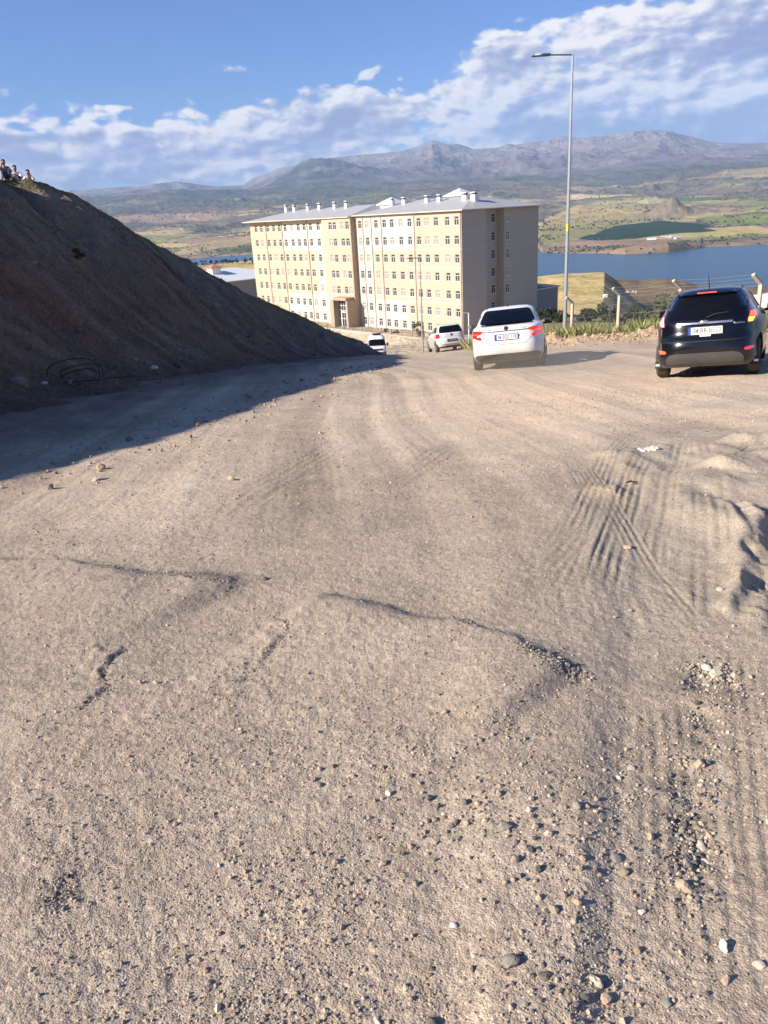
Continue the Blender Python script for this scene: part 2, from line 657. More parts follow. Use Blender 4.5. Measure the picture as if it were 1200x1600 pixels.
# ---- tracks, lips and ruts on the dirt, drawn on the ground plan
TRACKS = [  # (polyline, half width, ribs, depth)
    (gl((1085, 690), (1108, 780), (1118, 900), (1122, 1010)), 0.12, 4, 0.018),
    (gl((1065, 690), (1040, 760), (1020, 850), (1010, 950)), 0.09, 3, 0.016),
    (gl((1020, 690), (985, 770), (955, 860), (930, 940)), 0.10, 4, 0.016),
    (gl((985, 685), (955, 720), (915, 800), (870, 900), (830, 960)), 0.12, 5, 0.012),
    (gl((1035, 1080), (1045, 1200), (1060, 1400), (1085, 1600)), 0.085, 4, 0.010),
    (gl((1140, 1250), (1160, 1400), (1190, 1600)), 0.085, 4, 0.010),
    (gl((1150, 1000), (1165, 1120), (1185, 1300), (1215, 1500)), 0.06, 3, 0.010),
    (gl((1190, 690), (1170, 715), (1125, 740)), 0.10, 3, 0.025),
    (gl((1230, 680), (1200, 700), (1150, 735)), 0.10, 3, 0.025),
    (gl((700, 1000), (830, 900), (900, 820)), 0.16, 6, 0.007),
    (gl((780, 1500), (860, 1330), (930, 1200)), 0.10, 5, 0.006),
    (gl((560, 780), (700, 700), (860, 640)), 0.25, 5, 0.008),
    (gl((300, 830), (480, 720), (620, 640)), 0.25, 5, 0.010),
    (gl((905, 720), (940, 790), (1000, 890), (1060, 970), (1108, 1030)), 0.13, 7, 0.017),
]
LIP_A = gl((-120, 872), (0, 880), (60, 886), (150, 892), (220, 900), (290, 906), (375, 922))
LIP_B = gl((470, 940), (560, 951), (620, 966), (700, 986), (760, 1001), (820, 1020), (870, 1046), (905, 1056))
CRACK = gl((215, 1000), (185, 1020), (165, 1040), (160, 1062), (174, 1078), (150, 1092), (120, 1112))
CURL = gl((432, 962), (450, 980), (446, 1000), (425, 1022), (395, 1050), (360, 1075))
RUT = gl((1112, 1030), (1100, 1090), (1085, 1200), (1078, 1290), (1068, 1400))
GULLY1 = gl((1190, 790), (1186, 850), (1192, 920), (1200, 1000))
GULLY2 = gl((1135, 795), (1160, 840), (1166, 880))
GULLY3 = gl((1165, 900), (1160, 935), (1145, 965))
RIDGES = [(gl((1125, 748), (1170, 728), (1230, 715)), 0.08, 0.20), (gl((1140, 690), (1180, 695), (1240, 690)), 0.07, 0.18)]
SPOTS = [((295, 945), 0.10), ((162, 915), 0.05), ((330, 913), 0.10), ((880, 1043), 0.09), ((360, 925), 0.06), ((100, 1385), 0.05), ((85, 1405), 0.03), ((575, 951), 0.05),
         ((1068, 1060), 0.07), ((1150, 1095), 0.05), ((1085, 1300), 0.08), ((1065, 670), 0.35)]
SPOTS = [(gp(*p), r) for p, r in SPOTS]
GREYSAND = gl((900, 745), (960, 685), (1060, 672), (1230, 676), (1260, 1010), (1110, 1040), (960, 1000), (820, 980), (850, 850))
PALE = gl((560, 640), (690, 585), (1220, 560), (1240, 665), (1060, 672), (930, 700), (760, 690))
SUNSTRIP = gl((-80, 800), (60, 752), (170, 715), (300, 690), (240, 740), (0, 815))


def soft_poly(x, y, poly, w, seed):
    """1 inside, 0 outside, with a ragged soft edge of width w"""
    jx = x + (fbm(x * 1.3, y * 1.3, seed, 3) - 0.5) * w * 2.5
    jy = y + (fbm(x * 1.3 + 9, y * 1.3, seed + 3, 3) - 0.5) * w * 2.5
    p = np.asarray(poly)
    out = np.zeros(x.shape)
    k = np.nonzero((jx > p[:, 0].min() - w) & (jx < p[:, 0].max() + w) & (jy > p[:, 1].min() - w) & (jy < p[:, 1].max() + w))[0]
    if len(k):
        ins = inpoly(jx[k], jy[k], poly)
        d = np.abs(polyline(jx[k], jy[k], list(poly) + [poly[0]])[0])
        out[k] = np.where(ins, 0.5 + 0.5 * smooth(0, w, d), 0.5 - 0.5 * smooth(0, w, d))
    return out


def near_line(x, y, pts, m):
    p = np.asarray(pts)
    return np.nonzero((x > p[:, 0].min() - m) & (x < p[:, 0].max() + m) & (y > p[:, 1].min() - m) & (y < p[:, 1].max() + m))[0]


def fine(x, y):
    """roughness of the dirt: height offset and colour"""
    x = np.asarray(x, np.float64)
    y = np.asarray(y, np.float64)
    D = np.hypot(x, y)
    h = (fbm(x * 0.22, y * 0.16, 3, 3) - 0.5) * 0.16 * smooth(0.5, 7, D)
    h += (fbm(x * 0.9, y * 0.8, 5, 3) - 0.5) * 0.05
    h += (fbm(x * 3.0, y * 2.6, 6, 3) - 0.5) * 0.018
    # wheel-worn streaks along the road
    ang = rad(-3)
    xs = x * math.cos(ang) - y * math.sin(ang)
    ys = x * math.sin(ang) + y * math.cos(ang)
    far = smooth(3.5, 6.5, y)
    bend = xs + 0.02 * ys * ys * 0.02 + (fbm(ys * 0.1, xs * 0.1, 71, 2) - 0.5) * 1.0
    st = fbm(bend * 2.6, ys * 0.10, 72, 4) - 0.5
    h += st * 0.032 * far
    g = fbm(x * 26, y * 26, 8, 3) - 0.5
    h += g * 0.009 * smooth(40, 12, D)
    g2 = fbm(x * 75, y * 75, 12, 2) - 0.5
    h += g2 * 0.0035 * smooth(10, 4, D)
    base = np.array([0.415, 0.337, 0.256])
    m1 = fbm(x * 0.5, y * 0.5, 81, 4)
    m2 = fbm(x * 3.5, y * 3.5, 82, 4)
    m3 = fbm(x * 20, y * 20, 83, 3)
    lum = 1 + (m1 - 0.5) * 0.30 + (m2 - 0.5) * 0.28 + (m3 - 0.5) * 0.30 + st * 0.85 * far
    c = base[None, :] * lum[:, None]
    red = smooth(0.5, 0.75, fbm(x * 0.8 + 4, y * 0.8, 84, 3))[:, None]
    c = c * (1 - 0.22 * red) + c * np.array([1.10, 0.96, 0.90]) * 0.22 * red

    def blend(w, col, keep=0.35, k=slice(None)):
        w = w[:, None]
        c[k] = c[k] * (1 - w) + (np.array(col) * (1 - keep + keep * lum[k][:, None])) * w

    blend(smooth(4.0, 8.0, y + (m1 - 0.5) * 4) * 0.8, (0.52, 0.418, 0.312), 0.9)
    blend(soft_poly(x, y, PALE, 1.2, 91) * 0.95, (0.65, 0.505, 0.37), 0.25)
    blend(smooth(15, 30, D) * smooth(-3, 2, x) * 0.6, (0.47, 0.38, 0.275))
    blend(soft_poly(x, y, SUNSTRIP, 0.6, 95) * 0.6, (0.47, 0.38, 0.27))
    k = near_line(x, y, GREYSAND, 1.0)
    gs = soft_poly(x[k], y[k], GREYSAND, 0.35, 97)
    blend(gs * 0.6, (0.37, 0.32, 0.25), k=k)
    # curving scrape marks left by turning wheels on the grey sand
    xk, yk = x[k], y[k]
    warp = (fbm(xk * 0.9, yk * 0.7, 98, 3) - 0.5)
    r = np.hypot(xk - 9.0, yk - 2.0) + warp * 0.12
    patch = smooth(0.45, 0.65, fbm(xk * 1.1 + 5, yk * 0.8, 99, 3))
    scr = fbm(r * 24, np.arctan2(yk - 2.0, xk - 9.0) * 3, 100, 2) - 0.5
    r2 = xk * 0.93 + yk * 0.36 + warp * 0.15
    scr2 = fbm(r2 * 22, (yk - xk * 0.4) * 0.8, 103, 2) - 0.5
    h[k] += gs * (0.008 * scr * patch + 0.007 * scr2 * (1 - patch)) - gs * 0.012
    ht = np.zeros(x.shape)
    for pts, hw, ribs, dep in TRACKS:
        k = near_line(x, y, pts, hw * 3)
        if not len(k):
            continue
        xk, yk = x[k], y[k]
        sd_, t = polyline(xk, yk, pts)
        sd_ = sd_ + (fbm(xk * 1.1, yk * 0.6, 104, 2) - 0.5) * hw * 0.4
        ends = smooth(0, 0.15, t) * smooth(1, 0.82, t)
        ins = smooth(1.25, 0.75, np.abs(sd_) / hw) * ends
        ins = ins * smooth(0.30, 0.62, fbm(xk * 1.6, yk * 0.7, 101 + ribs, 3))
        rib = np.cos(sd_ / hw * math.pi * ribs * 0.85 + fbm(xk * 2, yk, 105, 2) * 0.9)
        rim = np.exp(-((np.abs(sd_) - hw * 1.2) / (hw * 0.3)) ** 2) * ends * fbm(xk * 2, yk, 102, 2)
        ht[k] = ht[k] * (1 - np.clip(ins * 1.3, 0, 1)) + dep * 0.75 * (-0.30 * ins + 0.26 * rib * ins + 0.45 * rim * (ht[k] > -0.002))
        blend(np.clip(ins, 0, 1) * 0.2, (0.25, 0.205, 0.155), k=k)
    h += ht
    for pts, hh, ww, drop in ((LIP_A, 0.042, 0.85, 0.10), (LIP_B, 0.042, 0.8, 0.09)):
        k = near_line(x, y, pts, 2.2)
        if not len(k):
            continue
        xk, yk = x[k], y[k]
        sd_, t = polyline(xk, yk, pts)
        e = smooth(0, 0.08, t) * smooth(1, 0.93, t)
        wob = sd_ + (fbm(xk * 6, yk * 6, 111, 3) - 0.5) * 0.08 + (fbm(xk * 1.3, yk * 1.3, 112, 2) - 0.5) * 0.22
        h[k] += e * hh * np.where(wob <= 0, np.exp(-(wob / ww) ** 2), np.exp(-(wob / drop) ** 2))
        band = e * np.where(wob > 0, np.exp(-(wob / 0.11) ** 2), np.exp(-(wob / 0.05) ** 2)) * smooth(0.35, 0.65, fbm(xk * 2.2, yk * 2.2, 115, 3))
        blend(band * 0.5, (0.135, 0.12, 0.11), k=k)
    for pts, wd, dp in ((CRACK, 0.018, 0.012), (CURL, 0.026, 0.010)):
        k = near_line(x, y, pts, 0.5)
        if not len(k):
            continue
        xk, yk = x[k], y[k]
        sd_, t = polyline(xk, yk, pts)
        sd_ = sd_ + (fbm(xk * 14, yk * 14, 121, 3) - 0.5) * 0.05
        e = smooth(0, 0.15, t) * smooth(1, 0.8, t) * smooth(0.3, 0.55, fbm(xk * 9, yk * 9, 122, 2))
        q = e * np.exp(-(sd_ / wd) ** 2)
        h[k] += -q * dp + e * 0.010 * np.exp(-((sd_ + 0.08) / 0.10) ** 2)
        blend(q * 0.5, (0.13, 0.10, 0.095), k=k)
    k = near_line(x, y, RUT, 0.5)
    if len(k):
        sd_, t = polyline(x[k], y[k], RUT)
        q = np.exp(-((sd_ + (fbm(x[k] * 5, y[k] * 5, 131, 3) - 0.5) * 0.16) / 0.08) ** 2) * smooth(0, 0.05, t) * smooth(1, 0.85, t) * smooth(0.3, 0.6, fbm(x[k] * 5, y[k] * 5, 132, 2))
        h[k] -= q * 0.02
        blend(q * 0.5, (0.18, 0.155, 0.135), k=k)
    for pts, dp, wd in ((GULLY1, 0.075, 0.10), (GULLY2, 0.035, 0.05), (GULLY3, 0.035, 0.045)):
        k = near_line(x, y, pts, 1.0)
        if not len(k):
            continue
        xk, yk = x[k], y[k]
        sd_, t = polyline(xk, yk, pts)
        s2 = sd_ + (fbm(xk * 4, yk * 4, 141, 3) - 0.5) * wd * 2.2
        e = smooth(0, 0.1, t) * smooth(1, 0.85, t)
        # ridge on the sun side, hollow beyond
        h[k] += e * (0.55 * dp * np.exp(-((s2 + wd * 0.7) / (wd * 0.8)) ** 2) - dp * 0.75 * np.exp(-((s2 - wd * 0.8) / (wd * 0.8)) ** 2))
    for pts, hh, ww in RIDGES:
        k = near_line(x, y, pts, 1.0)
        if not len(k):
            continue
        sd_, t = polyline(x[k], y[k], pts)
        h[k] += hh * np.exp(-((sd_ + (fbm(x[k] * 3, y[k] * 3, 151, 2) - 0.5) * 0.2) / ww) ** 2) * smooth(0, 0.15, t)
    lumps = smooth(1.95, 2.35, x) * smooth(7.8, 7.2, y) * smooth(3.2, 4.2, y) * smooth(6, 4, x)
    h += lumps * (fbm(x * 1.8, y * 1.2, 155, 3) - 0.42) * 0.22
    for (sx_, sy_), r_ in SPOTS:
        k = np.nonzero((np.abs(x - sx_) < r_ * 4) & (np.abs(y - sy_) < r_ * 7))[0]
        if len(k):
            d = np.hypot((x[k] - sx_), (y[k] - sy_) * 0.55) + (fbm(x[k] * 7, y[k] * 7, 161, 3) - 0.5) * r_ * 1.6
            blend(np.exp(-(d / r_) ** 2) * 0.45, (0.14, 0.122, 0.108), k=k)
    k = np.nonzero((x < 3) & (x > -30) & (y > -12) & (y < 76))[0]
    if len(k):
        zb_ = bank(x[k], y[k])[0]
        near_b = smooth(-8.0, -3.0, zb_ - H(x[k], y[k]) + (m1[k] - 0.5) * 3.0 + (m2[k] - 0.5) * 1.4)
        blend(near_b * 0.9, (0.185, 0.135, 0.100), k=k)  # spilled bank soil, painted wider and darker to deepen the bank's shadow
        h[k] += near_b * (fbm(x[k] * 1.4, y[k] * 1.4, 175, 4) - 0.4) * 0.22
    # low heap of pale sand with a twig
    hx, hy = gp(958, 775)
    d = np.hypot(x - hx, (y - hy) * 0.8)
    k = np.exp(-(d / 0.20) ** 2)
    h += k * 0.06
    blend(k * 0.8, (0.55, 0.43, 0.28))
    # rubbly verge under the fence
    vx = smooth(4.5, 6.5, x) * smooth(15, 12, x)
    bq = np.exp(-((y - 28.3 + (x - 8) * 0.25) / 1.5) ** 2) * vx
    h += bq * (0.30 + 0.75 * (fbm(x * 1.1, y * 1.1, 171, 4) - 0.45))
    blend(np.clip(bq * 1.2, 0, 1) * 0.8, (0.48, 0.34, 0.22))
    bh = smooth(29.2, 30.6, y + (x - 8) * 0.25 + (m1 - 0.5) * 2) * smooth(4.5, 6.2, x)
    blend(bh * 0.85, (0.17, 0.17, 0.075))
    return h, np.clip(c, 0.02, 0.8)


# ---- near ground, a polar sheet dense in front of the camera
_ang = np.concatenate([np.linspace(-180, -50, 70, endpoint=False), np.linspace(-50, -39, 50, endpoint=False), np.linspace(-39, 37, N_ANG, endpoint=False),
                       np.linspace(37, 48, 50, endpoint=False), np.linspace(48, 180, 70, endpoint=False)])
_rr = np.concatenate([np.geomspace(0.35, 1.0, 30, endpoint=False), np.geomspace(1.0, 14, N_RAD, endpoint=False), np.geomspace(14, 80, 340)])
A, R = np.meshgrid(np.radians(_ang), _rr)
gx = (R * np.sin(A)).ravel()
gy = (R * np.cos(A)).ravel()
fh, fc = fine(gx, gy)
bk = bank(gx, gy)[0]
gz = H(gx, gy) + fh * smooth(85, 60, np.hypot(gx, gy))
na, nr = len(_ang), len(_rr)
ii, jj = np.meshgrid(np.arange(nr - 1), np.arange(na), indexing='ij')
jn = (jj + 1) % na
GF = np.stack([ii * na + jj, (ii + 1) * na + jj, (ii + 1) * na + jn, ii * na + jn], -1).reshape(-1, 4)
GV = np.stack([gx, gy, gz], -1)
GV = np.vstack([GV, [[0, 0, H(np.array([0.0]), np.array([0.0]))[0]]]])
fc = np.vstack([fc, [[0.32, 0.26, 0.195]]])
cf = np.stack([np.full(na, na * nr), np.arange(na), (np.arange(na) + 1) % na, (np.arange(na) + 1) % na], -1)

mat_dirt, nt = new_mat('dirt')
tc = nt.node('ShaderNodeTexCoord').outputs['Object']
vc = nt.node('ShaderNodeAttribute', attribute_name='Col').outputs['Color']
v1 = nt.vor(tc, 170)
v2 = nt.vor(tc, 62)
hs1 = nt.node('ShaderNodeSeparateColor')
nt.l.new(v1['Color'], hs1.inputs[0])
hs2 = nt.node('ShaderNodeSeparateColor')
nt.l.new(v2['Color'], hs2.inputs[0])
g1 = nt.ramp(hs1.outputs[0], [(0, 0.72), (0.35, 0.94), (0.75, 1.06), (0.94, 1.2), (1, 1.4)])
g2 = nt.ramp(hs2.outputs[1], [(0, 0.82), (0.4, 0.98), (0.8, 1.03), (1, 1.15)])
colr = nt.mix(1.0, nt.mix(1.0, vc, g1, 'MULTIPLY'), g2, 'MULTIPLY')
tint = nt.mix(nt.m('MULTIPLY', nt.sstep(hs1.outputs[2], 0.7, 0.95), 0.35), colr, (0.30, 0.27, 0.25))
nt.l.new(tint, nt.p.inputs['Base Color'])
nt.p.inputs['Roughness'].default_value = 0.95
nt.p.inputs['Specular IOR Level'].default_value = 0.15
hh = nt.m('ADD', nt.m('MULTIPLY', nt.m('SUBTRACT', 0.5, v1['Distance']), 0.5), nt.m('MULTIPLY', nt.m('SUBTRACT', 0.5, v2['Distance']), nt.m('MULTIPLY', nt.sstep(hs2.outputs[0], 0.55, 1.0), 1.0)))
hh = nt.m('ADD', hh, nt.m('MULTIPLY', nt.noise(tc, 220, 3, 0.6), 0.5))
nt.l.new(nt.bump(hh, 0.6, 0.007), nt.p.inputs['Normal'])

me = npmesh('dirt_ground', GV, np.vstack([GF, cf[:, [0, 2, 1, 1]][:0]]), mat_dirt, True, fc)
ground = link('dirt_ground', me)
tag(ground, 'bare dusty dirt road and yard with gravel and tyre tracks', 'ground', kind='structure')
GZ_GRID = gz.reshape(nr, na)


def gz_at(x, y):
    """height of the built ground sheet"""
    x = np.atleast_1d(np.asarray(x, float))
    y = np.atleast_1d(np.asarray(y, float))
    return H(x, y) + fine(x, y)[0] * smooth(85, 60, np.hypot(x, y))


# ---- the cut bank
bxs = np.arange(-40, 5, BANK_STEP)
bys = np.arange(-14, 82, BANK_STEP)
BX, BY = np.meshgrid(bxs, bys)
bx, by = BX.ravel(), BY.ravel()
KT = 2.4


def bank_surface(x, y):
    """the bank with its crumbled toe running out onto the ground"""
    zb, dr, al, n_, n2_ = bank(x, y)
    zg = H(x, y)
    d = zb - zg
    q = np.maximum(KT - np.abs(d), 0) / KT
    return np.maximum(zb, zg) + q * q * KT / 4 - 0.03 + q * (fbm(x * 1.1, y * 1.1, 209, 4) - 0.45) * 0.35, dr, al, d


def top_at(x, y):
    """the surface one stands on, ground or bank"""
    x, y = np.atleast_1d(np.asarray(x, float)), np.atleast_1d(np.asarray(y, float))
    zb, _, _, d = bank_surface(x, y)
    return np.where(d > -KT, np.maximum(zb, gz_at(x, y)), gz_at(x, y))


bzv, bdr, bal, tocut = bank_surface(bx, by)
keep = tocut > -KT * 1.02
cliff = np.array([0.285, 0.185, 0.125])
shale = np.array([0.265, 0.205, 0.158])
redd = np.array([0.33, 0.175, 0.11])
q = smooth(0.40, 0.62, fbm(bal * 0.07 + bdr * 0.05, bdr * 0.16, 201, 3) + 0.25 * smooth(30, 70, bal) - 0.12 + 0.12 * smooth(8, 2, bdr))[:, None]
bc = cliff * (1 - q) + shale * q
q2 = smooth(0.52, 0.75, fbm(bx * 0.28, by * 0.28, 203, 4))[:, None] * 0.6
bc = bc * (1 - q2) + redd * q2
bc = bc * (0.52 + 0.96 * fbm(bal * 1.2, bdr * 0.25, 205, 4))[:, None] * (0.8 + 0.4 * fbm(bx * 5, by * 5, 206, 3))[:, None]
top = (smooth(0.7, 0.0, bdr + (fbm(bal * 1.5, bal * 0, 207, 2) - 0.5) * 0.8))[:, None]
bc = bc * (1 - top) + np.array([0.19, 0.165, 0.085]) * top
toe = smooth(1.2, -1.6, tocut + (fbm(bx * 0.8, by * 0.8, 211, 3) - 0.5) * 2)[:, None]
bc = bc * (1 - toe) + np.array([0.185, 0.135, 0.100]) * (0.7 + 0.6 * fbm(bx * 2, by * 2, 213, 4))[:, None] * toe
nxb, nyb = len(bxs), len(bys)
ii, jj = np.meshgrid(np.arange(nyb - 1), np.arange(nxb - 1), indexing='ij')
BF = np.stack([ii * nxb + jj, ii * nxb + jj + 1, (ii + 1) * nxb + jj + 1, (ii + 1) * nxb + jj], -1).reshape(-1, 4)
BF = BF[keep[BF].any(1)]
use = np.zeros(len(bx), bool)
use[BF.ravel()] = True
remap = np.cumsum(use) - 1
mat_bank, nt = new_mat('bank_soil')
tc = nt.node('ShaderNodeTexCoord').outputs['Object']
vc = nt.node('ShaderNodeAttribute', attribute_name='Col').outputs['Color']
nz = nt.noise(tc, 9, 6, 0.65)
nt.l.new(nt.mix(1.0, vc, nt.ramp(nz, [(0.3, 0.7), (0.5, 1.0), (0.7, 1.35)]), 'MULTIPLY'), nt.p.inputs['Base Color'])
nt.p.inputs['Roughness'].default_value = 1.0
nt.p.inputs['Specular IOR Level'].default_value = 0.1
nt.l.new(nt.bump(nt.m('ADD', nz, nt.m('MULTIPLY', nt.vor(tc, 5)['Distance'], 0.6)), 1.0, 0.22), nt.p.inputs['Normal'])
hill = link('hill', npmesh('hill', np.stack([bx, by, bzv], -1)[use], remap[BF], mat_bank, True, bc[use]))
tag(hill, 'steep cut bank of brown and grey soil beside the dirt road', 'bank', kind='structure')

# ---- valley, far shore and mountains
SHORE_AZ = [-60, -25, -8, 5, 10.8, 11.6, 12.0, 14, 16, 17.5, 19, 20.2, 21.5, 22.5, 24, 26.2, 60]
SHORE_E = [-2.3, -2.3, -2.30, -2.45, -2.5, -2.75, -3.30, -3.42, -3.5, -3.62, -3.6, -3.58, -3.45, -3.36, -3.34, -3.33, -3.3]
MT = [(-60, 2.4), (-28.5, 2.46), (-23.3, 2.33), (-19.1, 2.26), (-16.4, 2.34), (-13.6, 2.42), (-9.9, 2.2), (-8.2, 2.19), (-7.5, 2.59), (-6, 2.99), (-3.8, 3.28), (-2.06, 3.54), (0.1, 3.71), (2.26, 3.71),
      (3.55, 3.91), (4.35, 4.08), (4.63, 4.24), (4.95, 4.08), (5.26, 3.88), (6.96, 3.47), (9.07, 3.5), (11.2, 3.56), (12.8, 3.64), (14, 3.7), (15.6, 3.72), (17.4, 3.76), (19.5, 3.74), (20.7, 3.42), (22.2, 2.98), (23.7, 2.72),
      (25.5, 2.62), (30.6, 2.34), (60, 2.2)]
DM, DC = 8200.0, 11800.0
zcam = CAM[2]


def e_base(D, az):
    es = np.interp(az, SHORE_AZ, SHORE_E)
    Ds = (100 + zcam) / np.tan(np.radians(-es))
    em = np.interp(az, [-30, -8, 5, 30], [1.62, 1.7, 1.75, 1.45])
    t = np.log(np.maximum(D, Ds) / Ds) / np.log(DM / Ds)
    return es + (em - es) * np.clip(t, 0, 1.4) ** 0.92, Ds, es


def far_land(x, y):
    D = np.hypot(x, y)
    az = np.degrees(np.arctan2(x, y))
    e, Ds, es = e_base(D, az)
    z = D * np.tan(np.radians(np.minimum(e, np.interp(az, [-30, -8, 5, 30], [1.62, 1.7, 1.75, 1.45])))) + zcam
    beyond = D - Ds
    calm = np.exp(-((az - 18.5) / 4.5) ** 2) * smooth(3600, 2900, D)
    amp = smooth(20, 900, beyond) * (1 - 0.85 * calm)
    n1 = fbm(x / 900, y / 900, 301, 4) - 0.5
    n2 = fbm(x / 340 + n1 * 1.5, y / 340, 303, 5, ridged=True) - 0.55
    n3 = fbm(x / 120 + n1 * 2, y / 120, 309, 4, ridged=True) - 0.5
    z = z + amp * (n1 * (26 + D * 0.011) + n2 * (13 + D * 0.008) + n3 * (5 + D * 0.0022) * smooth(0.42, 0.6, fbm(x / 700, y / 420, 363, 4)))
    # gullies along the shore
    z = z + smooth(0, 60, beyond) * smooth(700, 100, beyond) * (fbm(x / 90, y / 90, 305, 4, ridged=True) - 0.45) * 13 * (1 - 0.6 * calm)
    # cone hill above the green field
    for ca_, cd_, hh_, rr_ in ((20.2, 3150, 42, 80), (19.4, 3180, 28, 110), (21.4, 3200, 22, 120), (17.2, 3450, 26, 300)):
        cx_, cy_ = cd_ * math.sin(rad(ca_)), cd_ * math.cos(rad(ca_))
        d = np.hypot(x - cx_, y - cy_)
        z = z + hh_ * np.maximum(0, 1 - d / rr_) ** 1.1 * (1 + 0.45 * (fbm(x / 26, y / 26, 307, 4, ridged=True) - 0.55))
    # knoll on the near shore of the peninsula
    cx_, cy_ = 1700 * math.sin(rad(19.6)), 1700 * math.cos(rad(19.6))
    z = z + 16 * np.exp(-(np.hypot(x - cx_, y - cy_) / 75) ** 2)
    # mountains
    crest = DC * np.tan(np.radians(np.interp(az, [a for a, _ in MT], [b for _, b in MT]))) + zcam
    t = np.clip((D - DM) / (DC - DM), 0, 1.3)
    foot = DM * np.tan(np.radians(np.interp(az, [-30, -8, 5, 30], [1.62, 1.7, 1.75, 1.45]))) + zcam
    sh = np.interp(t, [0, 0.25, 0.5, 0.72, 0.9, 1.0, 1.3], [0, 0.12, 0.34, 0.62, 0.90, 1.0, 0.75])
    rn = fbm(x / 1500, y / 1500, 311, 6, 0.55, ridged=True) - 0.6
    rn2 = fbm(x / 420, y / 420, 317, 5, 0.55, ridged=True) - 0.55
    zm = foot + (crest - foot) * sh + smooth(0.03, 0.4, t) * (1 - 0.86 * np.exp(-((t - 1) / 0.06) ** 2)) * (rn * 270 + rn2 * 95) * np.clip((crest - foot) / 420, 0.25, 1)
    # a darker spur in front, left of the middle
    sp = 125 * np.exp(-((az + 3.2) / 3.4) ** 2) * np.exp(-((D - 9300) / 650) ** 2) + 70 * np.exp(-((az - 9) / 5) ** 2) * np.exp(-((D - 9800) / 500) ** 2)
    zm = zm + sp * (1 + rn)
    w = smooth(0.0, 0.06, t)
    z = z * (1 - w) + zm * w
    under = smooth(60, -10, beyond)
    return z * (1 - under) + (-118) * under, beyond, t, n1, n2, rn, rn2


_fa = np.concatenate([np.linspace(-75, -30, 60, endpoint=False), np.linspace(-30, 33, N_FANG, endpoint=False), np.linspace(33, 75, 61)])
_fr = np.concatenate([np.geomspace(66, 1000, 300, endpoint=False), np.geomspace(1000, DM, 520, endpoint=False), np.linspace(DM, DC + 700, 260)])
A, R = np.meshgrid(np.radians(_fa), _fr)
tx = (R * np.sin(A)).ravel()
ty = (R * np.cos(A)).ravel()
tD = R.ravel()
taz = np.degrees(A.ravel())
zn = H(tx, ty) + (fbm(tx / 40, ty / 40, 321, 5) - 0.5) * 3.2 * smooth(110, 260, tD) + (fbm(tx / 9, ty / 9, 325, 3) - 0.5) * 0.5 * smooth(75, 120, tD)
zf, bey, tm, fn1, fn2, frn, frn2 = far_land(tx, ty)
wf = smooth(1150, 1250, tD)
tz = zn * (1 - wf) + zf * wf - 0.12 * smooth(84, 76, tD)

# colours
te, tDs, tes = e_base(tD, taz)


def c3(*c):
    return np.array(c)[None, :]


C = np.zeros((len(tx), 3))
# near slopes: dry grass, green flush, bare brown
dry, grn, brn = c3(0.58, 0.44, 0.20), c3(0.21, 0.21, 0.07), c3(0.22, 0.165, 0.10)
k1 = smooth(0.45, 0.62, fbm(tx / 55, ty / 30, 331, 4))[:, None]
C[:] = dry * (1 - k1 * 0.42) + grn * k1 * 0.42
k2 = (smooth(15.9, 17.2, taz) * smooth(420, 520, tD) + smooth(560, 600, tD) * smooth(14, 15.6, taz))
k2 = np.clip(k2, 0, 1)[:, None]
sc = fbm(tx / 14, ty / 14, 335, 4)[:, None]
C = C * (1 - k2) + (brn * (0.6 + 0.7 * sc)) * k2
k3 = (smooth(240, 150, tD) * smooth(5, 12, taz))[:, None]
C = C * (1 - k3 * 0.8) + (c3(0.12, 0.115, 0.065) * (0.6 + 0.9 * sc)) * k3 * 0.8
k4 = (smooth(200, 170, tD) * smooth(11.5, 8, taz))[:, None]
C = C * (1 - k4) + c3(0.40, 0.335, 0.255) * k4
# fields
wx_, wy_ = tx + (fn1 * 300), ty + (fbm(tx / 500, ty / 500, 341, 3) - 0.5) * 300
fs = np.where(tD > 4200, 420.0, 210.0)
cid, c1d, cgap = cells(wx_ / 360.0, wy_ / 210.0, 351)
cid2, _, cgap2 = cells(wx_ / 700.0, wy_ / 480.0, 353)
pal = 1.32 * np.array([[0.36, 0.275, 0.13], [0.20, 0.205, 0.075], [0.40, 0.31, 0.16], [0.15, 0.155, 0.07], [0.26, 0.185, 0.125], [0.30, 0.27, 0.12], [0.11, 0.13, 0.05], [0.24, 0.235, 0.10]])
F1 = pal[(cid * 7.999).astype(int)]
F2 = pal[(cid2 * 7.999).astype(int)]
sel = (tD > 4200)[:, None]
Fc = np.where(sel, F2, F1)
scr = smooth(0.06, -0.14, fn2)[:, None]                       # eroded slopes and scrub
scrub = c3(0.15, 0.128, 0.098) * (0.40 + 1.15 * fbm(tx / 28, ty / 28, 361, 4)[:, None])
wild = smooth(0.42, 0.6, fbm(tx / 700, ty / 420, 363, 4))[:, None]
Ff = Fc * (1 - np.clip(scr + wild * 0.9, 0, 1)) + scrub * np.clip(scr + wild * 0.9, 0, 1)
hedge = (smooth(0.06, 0.02, np.where(tD > 4200, cgap2, cgap)) * smooth(0.45, 0.6, fbm(tx / 60, ty / 60, 365, 3)))[:, None]
Ff = Ff * (1 - hedge * 0.8) + c3(0.05, 0.06, 0.03) * hedge * 0.8
speck = smooth(0.70, 0.78, fbm(tx / 22, ty / 22, 367, 3))[:, None] * smooth(1800, 2600, tD)[:, None]
Ff = Ff * (1 - speck * 0.75) + c3(0.045, 0.055, 0.03) * speck * 0.75
shore = smooth(220, 60, bey + fn1 * 160)[:, None]
Ff = Ff * (1 - shore) + (c3(0.26, 0.19, 0.125) * (0.65 + 0.7 * fbm(tx / 40, ty / 25, 371, 4)[:, None])) * shore
